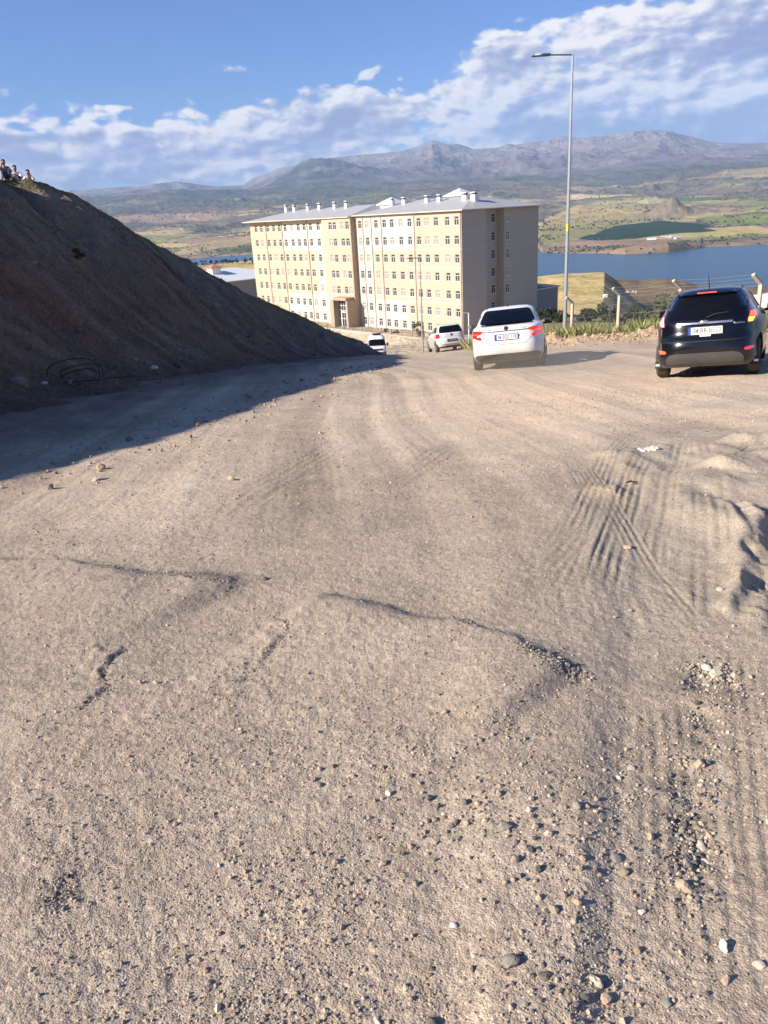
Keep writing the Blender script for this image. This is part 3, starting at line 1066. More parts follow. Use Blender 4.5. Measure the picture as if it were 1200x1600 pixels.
edge = smooth(14, 4, np.abs(bey - 10))[:, None]
Ff = Ff * (1 - edge * 0.6) + c3(0.42, 0.36, 0.26) * edge * 0.6


def far_poly(px, col, var=0.25, w=1.0):
    global Ff
    poly = [azel(*p) for p in px]
    jit_a = taz + (fbm(tx / 60, ty / 60, 381, 3) - 0.5) * 0.25
    jit_e = te + (fbm(tx / 60 + 7, ty / 60, 383, 3) - 0.5) * 0.05
    k = (inpoly(jit_a, jit_e, poly) * w)[:, None]
    Ff = Ff * (1 - k) + (np.array(col)[None, :] * (1 - var / 2 + var * fbm(tx / 25, ty / 25, 385, 3)[:, None])) * k


far_poly([(840, 360), (905, 350), (1000, 335), (1030, 345), (960, 352), (905, 374), (850, 385)], (0.27, 0.25, 0.105))
far_poly([(850, 338), (905, 328), (1030, 318), (1080, 312), (1075, 325), (1010, 335), (940, 348), (850, 358)], (0.37, 0.295, 0.14))
far_poly([(1030, 330), (1080, 318), (1085, 326), (1050, 338)], (0.40, 0.30, 0.18))
far_poly([(902, 375), (930, 366), (962, 352), (1000, 349), (1032, 345), (1092, 347), (1112, 352), (1098, 357), (1122, 364), (1098, 366), (1062, 367), (1000, 373), (935, 377)], (0.028, 0.058, 0.030), 0.9)
far_poly([(1112, 352), (1205, 348), (1205, 362), (1150, 356), (1098, 357)], (0.22, 0.15, 0.11))
far_poly([(1122, 364), (1106, 362), (1110, 355), (1150, 357), (1205, 362), (1205, 370), (1160, 368)], (0.43, 0.34, 0.16), 0.15)
far_poly([(1095, 340), (1205, 336), (1205, 346), (1110, 349)], (0.19, 0.22, 0.07))
far_poly([(1040, 305), (1110, 303), (1120, 309), (1050, 312)], (0.12, 0.17, 0.06))
far_poly([(1140, 275), (1205, 270), (1205, 284), (1180, 285), (1150, 283)], (0.43, 0.34, 0.17), 0.15)
far_poly([(270, 398), (300, 385), (395, 370), (395, 380), (330, 392), (300, 400)], (0.40, 0.31, 0.16), 0.2)
far_poly([(340, 399), (380, 385), (400, 383), (400, 396)], (0.12, 0.14, 0.06), 0.2)
deep = smooth(5200, 7600, tD)[:, None]
vall = c3(0.075, 0.082, 0.055) * (0.5 + 1.0 * fbm(tx / 160, ty / 160, 391, 4)[:, None])
Ff = Ff * (1 - deep * 0.85) + vall * deep * 0.85
cz = np.zeros(len(tx))
for ca_, cd_, rr_ in ((20.2, 3150, 105), (19.4, 3180, 115), (21.4, 3200, 120)):
    cz = np.maximum(cz, smooth(rr_ * 1.05, rr_ * 0.7, np.hypot(tx - cd_ * math.sin(rad(ca_)), ty - cd_ * math.cos(rad(ca_))) + (fbm(tx / 30, ty / 30, 387, 3) - 0.5) * 60))
Ff = Ff * (1 - cz[:, None] * 0.85) + c3(0.20, 0.16, 0.115) * (0.5 + 1.0 * fbm(tx / 16, ty / 16, 389, 4)[:, None]) * cz[:, None] * 0.85
# mountains
rock, scb, soil = c3(0.26, 0.235, 0.215), c3(0.060, 0.066, 0.048), c3(0.135, 0.112, 0.10)
rk = np.clip(smooth(0.45, 1.0, tm + frn * 0.8) * 0.9 + smooth(0.05, 0.25, frn2) * 0.5, 0, 1)[:, None]
gr = smooth(0.45, 0.58, fbm(tx / 800, ty / 800, 395, 5) + 0.10 * np.exp(-((taz + 2.5) / 5) ** 2) - 0.12 * smooth(8, 16, taz))[:, None]  # dark scrub, thickened left of the middle to stand in for a cloud's shadow
M = (soil * (1 - gr) + scb * gr)
M = M * (1 - rk * 0.75) + rock * rk * 0.75
M = M * (0.62 + 0.76 * fbm(tx / 120, ty / 120, 397, 5)[:, None])
wm = smooth(0.0, 0.12, tm)[:, None]
Ff = Ff * (1 - wm) + M * wm
C = C * (1 - wf[:, None]) + Ff * wf[:, None]
na, nr = len(_fa), len(_fr)
ii, jj = np.meshgrid(np.arange(nr - 1), np.arange(na - 1), indexing='ij')
TF = np.stack([ii * na + jj, (ii + 1) * na + jj, (ii + 1) * na + jj + 1, ii * na + jj + 1], -1).reshape(-1, 4)
TF = TF[:, ::-1]
mat_land, nt = new_mat('open_land')
tc = nt.node('ShaderNodeTexCoord').outputs['Object']
vc = nt.node('ShaderNodeAttribute', attribute_name='Col').outputs['Color']
nz = nt.noise(tc, 0.9, 6, 0.7)
nz2 = nt.noise(tc, 0.045, 6, 0.7)
cc = nt.mix(1.0, vc, nt.ramp(nz, [(0.3, 0.78), (0.5, 1.0), (0.72, 1.25)]), 'MULTIPLY')
cc = nt.mix(1.0, cc, nt.ramp(nz2, [(0.3, 0.72), (0.5, 1.0), (0.7, 1.28)]), 'MULTIPLY')
nt.l.new(cc, nt.p.inputs['Base Color'])
nt.p.inputs['Roughness'].default_value = 1.0
nt.p.inputs['Specular IOR Level'].default_value = 0.05
nt.l.new(nt.bump(nz2, 0.6, 6.0), nt.p.inputs['Normal'])
land = link('terrain', npmesh('terrain', np.stack([tx, ty, tz], -1), TF, mat_land, True, np.clip(C, 0.01, 0.8)))
tag(land, 'valley of dry fields and scrub rising to rocky mountains', 'terrain', kind='structure')

# ---- lake
mat_lake, nt = new_mat('lake_water')
tc = nt.node('ShaderNodeTexCoord').outputs['Object']
nt.p.inputs['Base Color'].default_value = (0.035, 0.105, 0.19, 1)
nt.p.inputs['Roughness'].default_value = 0.22
nt.p.inputs['IOR'].default_value = 1.33
nt.p.inputs['Specular IOR Level'].default_value = 0.35
mp = nt.node('ShaderNodeMapping')
nt.l.new(tc, mp.inputs[0])
mp.inputs['Scale'].default_value = (0.6, 1.0, 1)
wv = nt.m('ADD', nt.noise(mp.outputs[0], 0.35, 5, 0.65), nt.m('MULTIPLY', nt.noise(mp.outputs[0], 0.03, 3, 0.5), 2.0))
nt.l.new(nt.bump(wv, 1.0, 2.0), nt.p.inputs['Normal'])
la = np.radians(np.linspace(-70, 70, 90))
lr = np.linspace(640, 3400, 24)
LA, LR = np.meshgrid(la, lr)
LV = np.stack([(LR * np.sin(LA)).ravel(), (LR * np.cos(LA)).ravel(), np.full(LA.size, -100.0)], -1)
ii, jj = np.meshgrid(np.arange(23), np.arange(89), indexing='ij')
LF = np.stack([ii * 90 + jj, ii * 90 + jj + 1, (ii + 1) * 90 + jj + 1, (ii + 1) * 90 + jj], -1).reshape(-1, 4)[:, ::-1]
lake = link('lake', npmesh('lake', LV, LF, mat_lake, True))
tag(lake, 'calm blue lake filling the valley floor', 'lake', kind='structure')

# ---- the air
if HAZE > 0:
    hm = bpy.data.materials.new('air')
    hm.use_nodes = True
    hn = NT(hm.node_tree)
    hn.n.remove(hn.n['Principled BSDF'])
    pv = hn.node('ShaderNodeVolumePrincipled')
    pv.inputs['Color'].default_value = (0.44, 0.63, 1.0, 1)
    pv.inputs['Density'].default_value = HAZE
    pv.inputs['Anisotropy'].default_value = 0.0
    hn.l.new(pv.outputs[0], hn.n['Material Output'].inputs['Volume'])
    hz = MB().box((0, 5900, 440), (26000, 15000, 1130)).build('haze', hm)
    tag(hz, 'pale blue summer haze over the valley', 'haze', kind='stuff')
# ------------------------------------------------------------------ buildings
def height_to(base, py, lo=0.0, hi=40.0):
    """height above base whose top appears at photo row py"""
    for _ in range(50):
        mid = (lo + hi) / 2
        v = np.array([base[0], base[1], base[2] + mid]) - CAM
        if 800 - FPX * (v @ _Y) / (v @ _f) > py:
            lo = mid
        else:
            hi = mid
    return (lo + hi) / 2


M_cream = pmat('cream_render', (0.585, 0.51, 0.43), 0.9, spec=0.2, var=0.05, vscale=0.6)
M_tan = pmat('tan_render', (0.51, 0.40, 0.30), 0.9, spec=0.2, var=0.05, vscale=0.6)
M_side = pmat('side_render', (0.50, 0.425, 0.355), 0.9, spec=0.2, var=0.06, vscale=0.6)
M_brown = pmat('brown_render', (0.40, 0.31, 0.225), 0.9, spec=0.2, var=0.08, vscale=1.0)
M_reveal = pmat('reveal_render', (0.62, 0.55, 0.45), 0.9, spec=0.2)
M_trim = pmat('white_trim', (0.78, 0.75, 0.68), 0.7, spec=0.3, var=0.04)
M_frame = pmat('window_plastic', (0.78, 0.78, 0.76), 0.5, spec=0.4, var=0.03)
M_pane = pmat('window_glass_dark', (0.045, 0.05, 0.055), 0.08, spec=0.8, var=0.3, vscale=0.5)
M_pane2 = pmat('window_glass_curtained', (0.30, 0.28, 0.25), 0.15, spec=0.6, var=0.2, vscale=3)
M_roof = pmat('roof_sheet', (0.46, 0.455, 0.445), 0.5, metal=0.1, spec=0.5, var=0.10, vscale=0.4)
M_roofw = pmat('pale_roof_sheet', (0.72, 0.73, 0.75), 0.45, spec=0.4, var=0.06, vscale=0.3)
M_pipe = pmat('drain_pipe', (0.27, 0.22, 0.18), 0.6)
M_conc = pmat('concrete', (0.47, 0.42, 0.35), 0.9, spec=0.2, var=0.15, vscale=2.0, bump=0.3, bscale=8)
M_galv = pmat('galvanised_steel', (0.50, 0.51, 0.52), 0.45, metal=0.6, spec=0.5, var=0.15, vscale=3)
M_dkmetal = pmat('dark_metal', (0.07, 0.07, 0.075), 0.5, metal=0.3)
M_orange = pmat('clay_tiles', (0.50, 0.20, 0.10), 0.85, var=0.2, vscale=4)
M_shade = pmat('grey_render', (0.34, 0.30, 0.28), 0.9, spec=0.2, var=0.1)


def wall_panel(mb, u0, u1, v0, v1, wins, ww, wh, place, colour, breaks_u=(), breaks_v=(), depth=0.16, reveal=5):
    """a wall with real window openings; place(u, v, d) -> local point, d = depth inward"""
    us = {u0, u1, *[b for b in breaks_u if u0 < b < u1]}
    vs = {v0, v1, *[b for b in breaks_v if v0 < b < v1]}
    for u, v in wins:
        us |= {u - ww / 2, u + ww / 2}
        vs |= {v - wh / 2, v + wh / 2}
    us, vs = sorted(us), sorted(vs)
    for i in range(len(us) - 1):
        for j in range(len(vs) - 1):
            uc, vc = (us[i] + us[i + 1]) / 2, (vs[j] + vs[j + 1]) / 2
            if any(abs(uc - u) < ww / 2 and abs(vc - v) < wh / 2 for u, v in wins):
                continue
            mb.add([place(us[i], vs[j], 0), place(us[i + 1], vs[j], 0), place(us[i + 1], vs[j + 1], 0), place(us[i], vs[j + 1], 0)], [(0, 1, 2, 3)], colour(uc, vc))
    for u, v in wins:
        a, b, c, d = u - ww / 2, u + ww / 2, v - wh / 2, v + wh / 2
        ring0 = [place(a, c, 0), place(b, c, 0), place(b, d, 0), place(a, d, 0)]
        ring1 = [place(a, c, depth), place(b, c, depth), place(b, d, depth), place(a, d, depth)]
        mb.add(ring0 + ring1, [(k, (k + 1) % 4, 4 + (k + 1) % 4, 4 + k) for k in range(4)], reveal)


WW, WH = 1.18, 1.62


def window_mb(mb, M=None, pane=1):
    """one window, centred, looking along -Y; recessed into the wall"""
    tmp = MB()
    f = 0.075
    y = 0.12
    tmp.box((0, y, WH / 2 - f / 2), (WW, 0.07, f)).box((0, y, -WH / 2 + f / 2), (WW, 0.07, f))
    tmp.box((-WW / 2 + f / 2, y, 0), (f, 0.07, WH - 2 * f)).box((WW / 2 - f / 2, y, 0), (f, 0.07, WH - 2 * f))
    tmp.box((0, y, 0.30), (WW - 2 * f, 0.07, 0.07))
    tmp.box((0, y, -0.23), (0.07, 0.07, 0.99 - f))
    tmp.box((0, -0.03, -WH / 2 - 0.045), (WW + 0.16, 0.16, 0.07))
    tmp.box((0, y + 0.012, 0), (WW - 2 * f, 0.02, WH - 2 * f), pane)
    vs = tmp.v if M is None else [tuple(M @ Vector(p)) for p in tmp.v]
    mb.add(vs, [], 0)
    o = len(mb.v) - len(vs)
    for fc_, mi in zip(tmp.f, tmp.mi):
        mb.f.append(tuple(i + o for i in fc_))
        mb.mi.append(mi)


WIN_MESH = []
for k in range(3):
    mb = MB()
    window_mb(mb, None, 1)
    WIN_MESH.append(mb.mesh('window', [M_frame, [M_pane, M_pane, M_pane2][k]]))

dorm = empty('apartment_block', tuple(B0), 0.0)
_ex = Vector((-DA1[0], -DA1[1], 0))
_ey = Vector((DA2[0], DA2[1], 0))
dorm.matrix_world = Matrix(((_ex.x, _ey.x, 0, B0[0]), (_ex.y, _ey.y, 0, B0[1]), (0, 0, 1, B0[2]), (0, 0, 0, 1)))
tag(dorm, 'long seven storey cream and tan block with rows of small windows and grey metal roof', 'building')
ROWS = [20.9, 17.55, 14.2, 10.88, 7.58, 4.25, 1.15]
LCOL = [-69.0, -66.6, -63.8, -61.3, -58.9, -56.5, -53.7, -51.2, -48.9, -46.5, -43.6]
BCOL = [-37.6, -36.1, -33.4, -31.8]
RCOL = [-29.1, -26.85, -23.95, -21.4, -19.15, -16.5, -13.95, -11.4, -9.1, -6.65, -3.7, -1.3]
Z0, Z1 = -1.2, 22.6
XL, XB0, XB1 = -71.6, -40.6, -30.6
BAY = 1.3
mats = [M_cream, M_tan, M_side, M_brown, M_trim, M_reveal]
front = lambda off: (lambda u, v, d: (u, off + d, v))


def col_left(u, v):
    if u < -57.7:
        return 1
    if v > 15.9:
        return 0
    return 1 if (v > 5.9 and u < -45.0) else 0


def col_bay(u, v):
    return 1 if v > 5.9 else 0


def col_right(u, v):
    if v > 15.9:
        return 1 if u > -12.6 else 0
    if v > 5.9:
        return 1 if u > -25.4 else 0
    return 1 if u > -15.2 else 0


mb = MB()
wall_panel(mb, XL, XB0, Z0, Z1, [(u, v) for u in LCOL for v in ROWS], WW, WH, front(0), col_left, (-57.7, -45.0), (15.9, 5.9))
mb.build('left_wing_wall', mats, dorm, fix=False)
mb = MB()
wall_panel(mb, XB0, XB1, Z0, Z1, [(u, v) for u in BCOL for v in ROWS[:5]], WW, WH, front(-BAY), col_bay, (), (5.9,))
for x in (XB0, XB1):
    mb.add([(x, -BAY, Z0), (x, 0, Z0), (x, 0, Z1), (x, -BAY, Z1)], [(0, 1, 2, 3)], 3)
mb.add([(XB1, -BAY, Z0), (XB1, -BAY, Z1), (XB1 - 0.35, -BAY - 0.004, Z1), (XB1 - 0.35, -BAY - 0.004, Z0)], [(0, 1, 2, 3)], 3)
mb.build('middle_bay_wall', mats, dorm, fix=False)
mb = MB()
wall_panel(mb, XB1, 0, Z0, Z1, [(u, v) for u in RCOL for v in ROWS], WW, WH, front(0), col_right, (-25.4, -15.2, -12.6), (15.9, 5.9))
mb.build('right_wing_wall', mats, dorm, fix=False)
SD = 22.65
side = lambda off: (lambda u, v, d: (off - d, u, v))
mb = MB()
N0, N1, ND = 6.9, 12.1, 1.8
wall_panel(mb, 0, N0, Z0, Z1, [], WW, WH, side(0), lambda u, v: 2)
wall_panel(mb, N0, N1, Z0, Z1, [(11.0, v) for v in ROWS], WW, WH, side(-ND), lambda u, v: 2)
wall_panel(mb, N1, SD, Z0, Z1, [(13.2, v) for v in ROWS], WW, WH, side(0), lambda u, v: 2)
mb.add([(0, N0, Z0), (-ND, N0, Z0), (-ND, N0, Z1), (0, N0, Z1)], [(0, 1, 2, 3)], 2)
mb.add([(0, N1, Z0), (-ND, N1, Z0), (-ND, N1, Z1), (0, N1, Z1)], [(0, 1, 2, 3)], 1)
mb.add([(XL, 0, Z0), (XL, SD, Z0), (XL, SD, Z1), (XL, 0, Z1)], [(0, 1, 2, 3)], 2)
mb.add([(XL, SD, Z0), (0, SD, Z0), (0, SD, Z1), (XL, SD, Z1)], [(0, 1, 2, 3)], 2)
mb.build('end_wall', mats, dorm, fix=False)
rw_ = random.Random(3)
near_w = [('f', u, v, 0) for u in RCOL for v in ROWS] + [('s', 11.0, v, -ND) for v in ROWS] + [('s', 13.2, v, 0) for v in ROWS]
for kind, u, v, off in near_w:
    o = link('window', WIN_MESH[rw_.choice((0, 1, 1, 0, 2))], dorm)
    if kind == 'f':
        o.location = (u, 0, v)
    else:
        o.location = (off, u, v)
        o.rotation_euler = (0, 0, rad(90))
mb = MB()
for u in LCOL:
    for v in ROWS:
        window_mb(mb, Matrix.Translation((u, 0, v)), rw_.choice((1, 1, 1, 2)))
for u in BCOL:
    for v in ROWS[:5]:
        window_mb(mb, Matrix.Translation((u, -BAY, v)), rw_.choice((1, 1, 2)))
tag(mb.build('window_rows', [M_frame, M_pane, M_pane2], dorm), kind='stuff')
for x in (-64.6, -57.7, -47.7):
    MB().tube([(x, -0.08, -0.4), (x, -0.08, 22.2)], 0.07, 6).build('drainpipe', M_pipe, dorm)
for x in (-28.1, -22.3, -12.6, -25.4, -0.22):
    MB().tube([(x, -0.08, -0.4), (x, -0.08, 22.2)], 0.06, 6).build('drainpipe', M_pipe, dorm)
MB().tube([(-41.0, -0.1, -0.4), (-41.0, -0.1, 22.2)], 0.07, 6).build('drainpipe', M_pipe, dorm)
for z in (18.9, 15.9, 12.5, 9.2, 5.9, 2.7):
    for ya, yb_ in ((0.02, N0 - 0.02), (N1 + 0.02, SD - 0.02)):
        MB().box((0.01, (ya + yb_) / 2, z), (0.05, yb_ - ya, 0.07)).build('string_course', M_reveal, dorm)
for (xa, xb, z) in ((-25.4, -0.02, 15.9), (-57.7, -45, 15.9), (-15.2, -0.02, 12.5), (-57.7, -45, 5.9), (XL, -57.7, 15.9), (-15.2, -0.02, 5.9)):
    MB().box(((xa + xb) / 2, -0.005, z), (xb - xa, 0.05, 0.08)).build('string_course', M_trim, dorm)


def hip_roof(mb, x0, x1, y0, y1, z, rise, run_l, run_r, fascia=0.17, mi=0, mfas=1):
    ym = (y0 + y1) / 2
    e = [(x0, y0, z), (x1, y0, z), (x1, y1, z), (x0, y1, z)]
    rl, rr = (x0 + run_l, ym, z + rise), (x1 - run_r, ym, z + rise)
    mb.add(e + [rl, rr], [(0, 1, 5, 4), (2, 3, 4, 5)], mi)
    mb.add(e + [rl, rr], [(1, 2, 5), (3, 0, 4)], mi)
    b = [(p[0], p[1], p[2] - fascia) for p in e]
    mb.add(e + b, [(k, (k + 1) % 4, 4 + (k + 1) % 4, 4 + k) for k in range(4)] + [(4, 5, 6, 7)], mfas)


EZ = 22.62
rf = MB()
hip_roof(rf, XL - 0.6, XB1 - 0.2, -1.75, 21.0, EZ, 2.2, 8.5, 4.0)
rl_ = rf.build('roof', [M_roof, M_reveal], dorm)
rf = MB()
hip_roof(rf, XB1 - 0.15, 0.9, -0.8, SD + 0.8, EZ + 0.16, 2.4, 9.0, 8.0)
rr_ = rf.build('roof', [M_roof, M_reveal], dorm)


def roof_z(x, y, right):
    y0, y1, rise = (-0.8, SD + 0.8, 2.4) if right else (-1.75, 21.0, 2.2)
    return EZ + rise * min(1, (y - y0) / ((y1 - y0) / 2))


for l, big in ((67.9, 0), (63.0, 0), (57.4, 0), (52.8, 0), (47.0, 0), (42.8, 0), (27.4, 0), (23.6, 0), (16.8, 0), (13.3, 0), (6.2, 1), (3.9, 1)):
    right = l < 31
    yc = 8.0 if not (l > 66) else 9.0
    z = roof_z(-l, yc, right)
    c = MB()
    w = 1.15 if big else 0.8
    c.box((-l, yc, z + 0.15), (w, w, 1.6), 0).box((-l, yc, z + 1.12), (w * 0.5, w * 0.5, 0.36), 1).box((-l, yc, z + 1.36), (w * 1.2, w * 1.2, 0.12), 0)
    c.build('chimney', [M_trim, M_dkmetal], rr_ if right else rl_)
for xa, xb, ya, yb, z, h in ((-14.6, -10.4, 11.0, 15.0, EZ + 1.7, 1.0), (-34.5, -29.6, 10.0, 14.0, EZ + 1.4, 0.5)):
    lt = MB()
    lt.box(((xa + xb) / 2, (ya + yb) / 2, z + h / 2 - 0.4), (xb - xa, yb - ya, h + 0.8), 1)
    hip_roof(lt, xa - 0.4, xb + 0.4, ya - 0.4, yb + 0.4, z + h + 0.15, 1.3, 2.4, 2.4, 0.15)
    lt.build('roof_lantern', [M_roofw, M_trim], rr_)
# entrance porch in brown render with a glazed front
ent = MB()
yo = -BAY - 2.4
ent.box((-36.0, (yo - BAY) / 2 - 0.01, 2.2), (1.3, 2.38, 6.8)).box((-30.75, (yo - BAY) / 2 - 0.01, 2.2), (0.5, 2.38, 6.8)).box((-33.2, (yo - BAY) / 2 - 0.02, 5.95), (4.4, 2.36, 0.6))
en = ent.build('porch', [M_brown], dorm)
gl_ = MB().box((-33.2, -BAY - 0.9, 2.2), (4.4, 0.06, 6.9)).build('porch_glazing', M_pane, en)
fr_ = MB()
for i in range(6):
    fr_.box((-35.2 + i * 0.8, -BAY - 0.97, 2.2), (0.07, 0.07, 6.8))
for z in (-0.8, 1.6, 3.4, 4.4, 5.5):
    fr_.box((-33.2, -BAY - 0.96, z), (4.4, 0.06, 0.08))
fr_.box((-33.0, -BAY - 1.0, 3.0), (3.0, 0.12, 0.25)).box((-34.4, -BAY - 1.0, 1.1), (0.25, 0.12, 3.8)).box((-31.6, -BAY - 1.0, 1.1), (0.25, 0.12, 3.8))
fr_.build('porch_frame', M_frame, en)

# ---- forecourt wall, railing, lamps and a bush before the block
Wl = lambda l, o, z=0.0: (B0[0] + DA1[0] * l + DA2[0] * o, B0[1] + DA1[1] * l + DA2[1] * o, B0[2] + z)
rt = MB()
ang_d = math.atan2(-DA1[1], -DA1[0])
for l in range(4, 80, 6):
    c = Wl(l + 3, -7.2, -1.35)
    rt.box(c, (5.97, 0.35, 3.0), 0, Matrix.Rotation(ang_d, 3, 'Z'))
    c = Wl(l + 3, -7.2, 0.22)
    rt.box(c, (6.0, 0.55, 0.14), 0, Matrix.Rotation(ang_d, 3, 'Z'))
tag(rt.build('retaining_wall', M_conc), 'long pale concrete retaining wall below the railing of the block', 'wall')
fen = empty('railing', Wl(40, -6.9))
for l in np.arange(4, 80, 3.0):
    MB().box(Wl(l, -6.9, 0.80), (0.09, 0.09, 1.1)).build('post', M_dkmetal, fen).matrix_parent_inverse = fen.matrix_world.inverted() if False else Matrix.Translation(-Vector(Wl(40, -6.9)))
rl = MB()
for z in (0.55, 0.9, 1.25):
    rl.tube([Wl(4, -6.9, z), Wl(79, -6.9, z)], 0.022, 5)
rl.build('rail', M_dkmetal, fen).matrix_parent_inverse = Matrix.Translation(-Vector(Wl(40, -6.9)))
tag(fen, 'thin dark metal railing running along the forecourt of the cream block', 'railing')


def small_lamp(base, h, armdir, arm, label):
    o = empty('yard_lamp', tuple(base))
    MB().tube([(0, 0, -0.5), (0, 0, h)], [0.06, 0.045], 6).build('pole', M_galv, o)
    p1 = (armdir[0] * arm, armdir[1] * arm, h + arm * 0.35)
    MB().tube([(0, 0, h), p1], 0.035, 6).build('arm', M_galv, o)
    MB().box((p1[0], p1[1], p1[2] - 0.05), (0.45, 0.2, 0.1)).build('lamp_head', M_trim, o)
    tag(o, label, 'lamp', 'slim lamps along the railing')


small_lamp(Wl(37.8, -6.5), 4.2, (0.8, 0.2), 1.4, 'slim yard lamp with slanted arm at the glazed porch of the cream block')
small_lamp(Wl(20.0, -6.5), 4.4, (0.8, 0.2), 1.4, 'slim yard lamp with slanted arm along the railing between porch and block corner')

# service pole at the corner of the block, with a bracket and a lamp
b = at(733, 538, 128)
o = empty('utility_pole', tuple(b))
hz_ = height_to(b, 489)
MB().tube([(0, 0, -2), (0, 0, hz_)], 0.10, 8).build('pole', M_trim, o)
MB().tube([(0, 0, hz_), (-1.1, 0.3, hz_ + 0.05)], 0.05, 6).build('arm', M_galv, o)
MB().box((0.25, 0, hz_ * 0.55), (0.75, 0.35, 0.35)).build('junction_box', M_galv, o)
tag(o, 'white utility pole with bracket and grey box at the shaded corner of the block', 'pole')

# ---- white-roofed annex behind the left end
def long_house(name, corner, along, deep, L, Dp, h, rise, wallm, roofm):
    """a low block: corner = near right top corner, along = unit vector to the other end, deep = unit vector away"""
    o = empty(name, tuple(corner))
    M = Matrix(((along[0], deep[0], 0, corner[0]), (along[1], deep[1], 0, corner[1]), (0, 0, 1, corner[2]), (0, 0, 0, 1)))
    o.matrix_world = M
    w = MB()
    w.box((L / 2, Dp / 2, -h / 2 - 0.3), (L, Dp, h))
    w.build('wall', wallm, o)
    r = MB()
    hip_roof(r, -0.5, L + 0.5, -0.5, Dp + 0.5, 0.0, rise, Dp / 2, Dp / 2, 0.28)
    return o, r.build('roof', [roofm, M_trim], o)


c = at(404, 434, 240)
c = c + np.array([DA2[0], DA2[1], 0]) * 12
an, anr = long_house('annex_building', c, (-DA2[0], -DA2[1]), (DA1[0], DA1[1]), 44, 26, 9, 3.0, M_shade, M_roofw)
tag(an, 'low grey walled building with broad white roof behind the far end of the cream block', 'building')
for lx, ly, s, m in ((22.0, 9.0, 1.0, M_orange), (31, 6.5, 0.9, M_roofw)):
    d = MB()
    d.box((lx, ly, 2.0), (3.0 * s, 3.0 * s, 3.2))
    dm = d.build('dormer', M_trim, anr)
    dr = MB()
    hip_roof(dr, lx - 2.0 * s, lx + 2.0 * s, ly - 2.0 * s, ly + 2.0 * s, 3.75, 1.0, 1.9 * s, 1.9 * s, 0.12, 0, 0)
    # the dormer's cap is a part of the roof too
    dr.build('dormer_cap', m, anr)
c = at(872, 446, 205)
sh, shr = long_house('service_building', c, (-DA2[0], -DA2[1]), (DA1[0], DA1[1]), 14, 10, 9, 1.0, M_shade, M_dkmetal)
tag(sh, 'plain dark grey service building behind the shaded end of the block', 'building')
b = hit(1188, 492, 30)
b = at(1200, 474, 62)
c = np.array([b[0], b[1], b[2]])
wh_, whr = long_house('cottage', c, (0.98, 0.2), (-0.2, 0.98), 3.5, 5, 6, 0.5, M_trim, M_roofw)
tag(wh_, 'small white walled house beyond the fence beside the black car', 'house')

# ---- tall street lamp by the fence and a second one before the block
def street_lamp(base, top_py, arm_px, axis, label, group, r0=0.12, sticker=True):
    h = height_to(base, top_py)
    o = empty('street_lamp', tuple(base))
    MB().tube([(0, 0, -0.4), (0, 0, 0.02), (0, 0, h)], [r0, r0, r0 * 0.5], 8).build('pole', M_galv, o, smooth=False)
    MB().box((0, 0, 0.03), (r0 * 4, r0 * 4, 0.05)).build('base_plate', M_galv, o)
    al = arm_px * axis / FPX
    MB().tube([(0.03, 0, h - 0.02), (-al * 0.62, -0.1, h + 0.03)], 0.036, 8).build('arm', M_dkmetal, o)
    lh = MB()
    k = 0.30 * al
    lh.box((-al * 0.78, -0.12, h + 0.0), (k * 1.5, 0.26, 0.05), 0).box((-al * 0.66, -0.11, h + 0.045), (k * 0.7, 0.17, 0.10), 0).box((-al * 0.86, -0.12, h + 0.06), (k * 0.35, 0.14, 0.09), 1)
    lh.build('lamp_head', [M_dkmetal, M_trim], o, bevel=0.012)
    if sticker:
        rr = r0 - (r0 * 0.5) * 0.42
        MB().tube([(0, 0, h * 0.40), (0, 0, h * 0.425)], rr + 0.006, 8, cap=False).build('sticker', pmat('yellow_sticker', (0.75, 0.62, 0.05), 0.6), o)
    tag(o, label, 'street lamp', group)
    return o


LB = hit(882, 524, 10, 60)
lamp_axis = float((LB - CAM) @ _f)
street_lamp(LB, 85, 57, lamp_axis, 'tall galvanised street lamp with yellow sticker standing between the white sedan and black car', 'street lamps')
b = hit(661, 551, 30, 75)
street_lamp(b, 403, 20, float((b - CAM) @ _f), 'thin grey street lamp standing against the sunlit windows beside the small white hatchback', 'street lamps', 0.09, False)
b = at(953, 492, 60)
b[2] = H(b[0:1], b[1:2])[0]
o = empty('floodlight_pole', tuple(b))
h = height_to(b, 462)
MB().tube([(0, 0, -0.3), (0, 0, h)], 0.05, 6).build('pole', M_dkmetal, o)
MB().tube([(0, 0, h), (-0.35, 0, h + 0.05)], 0.03, 6).build('arm', M_dkmetal, o)
MB().box((-0.42, 0, h), (0.36, 0.22, 0.28)).build('lamp_head', M_trim, o, bevel=0.05)
tag(o, 'thin pole with white floodlight before the yellow grass hill', 'floodlight')

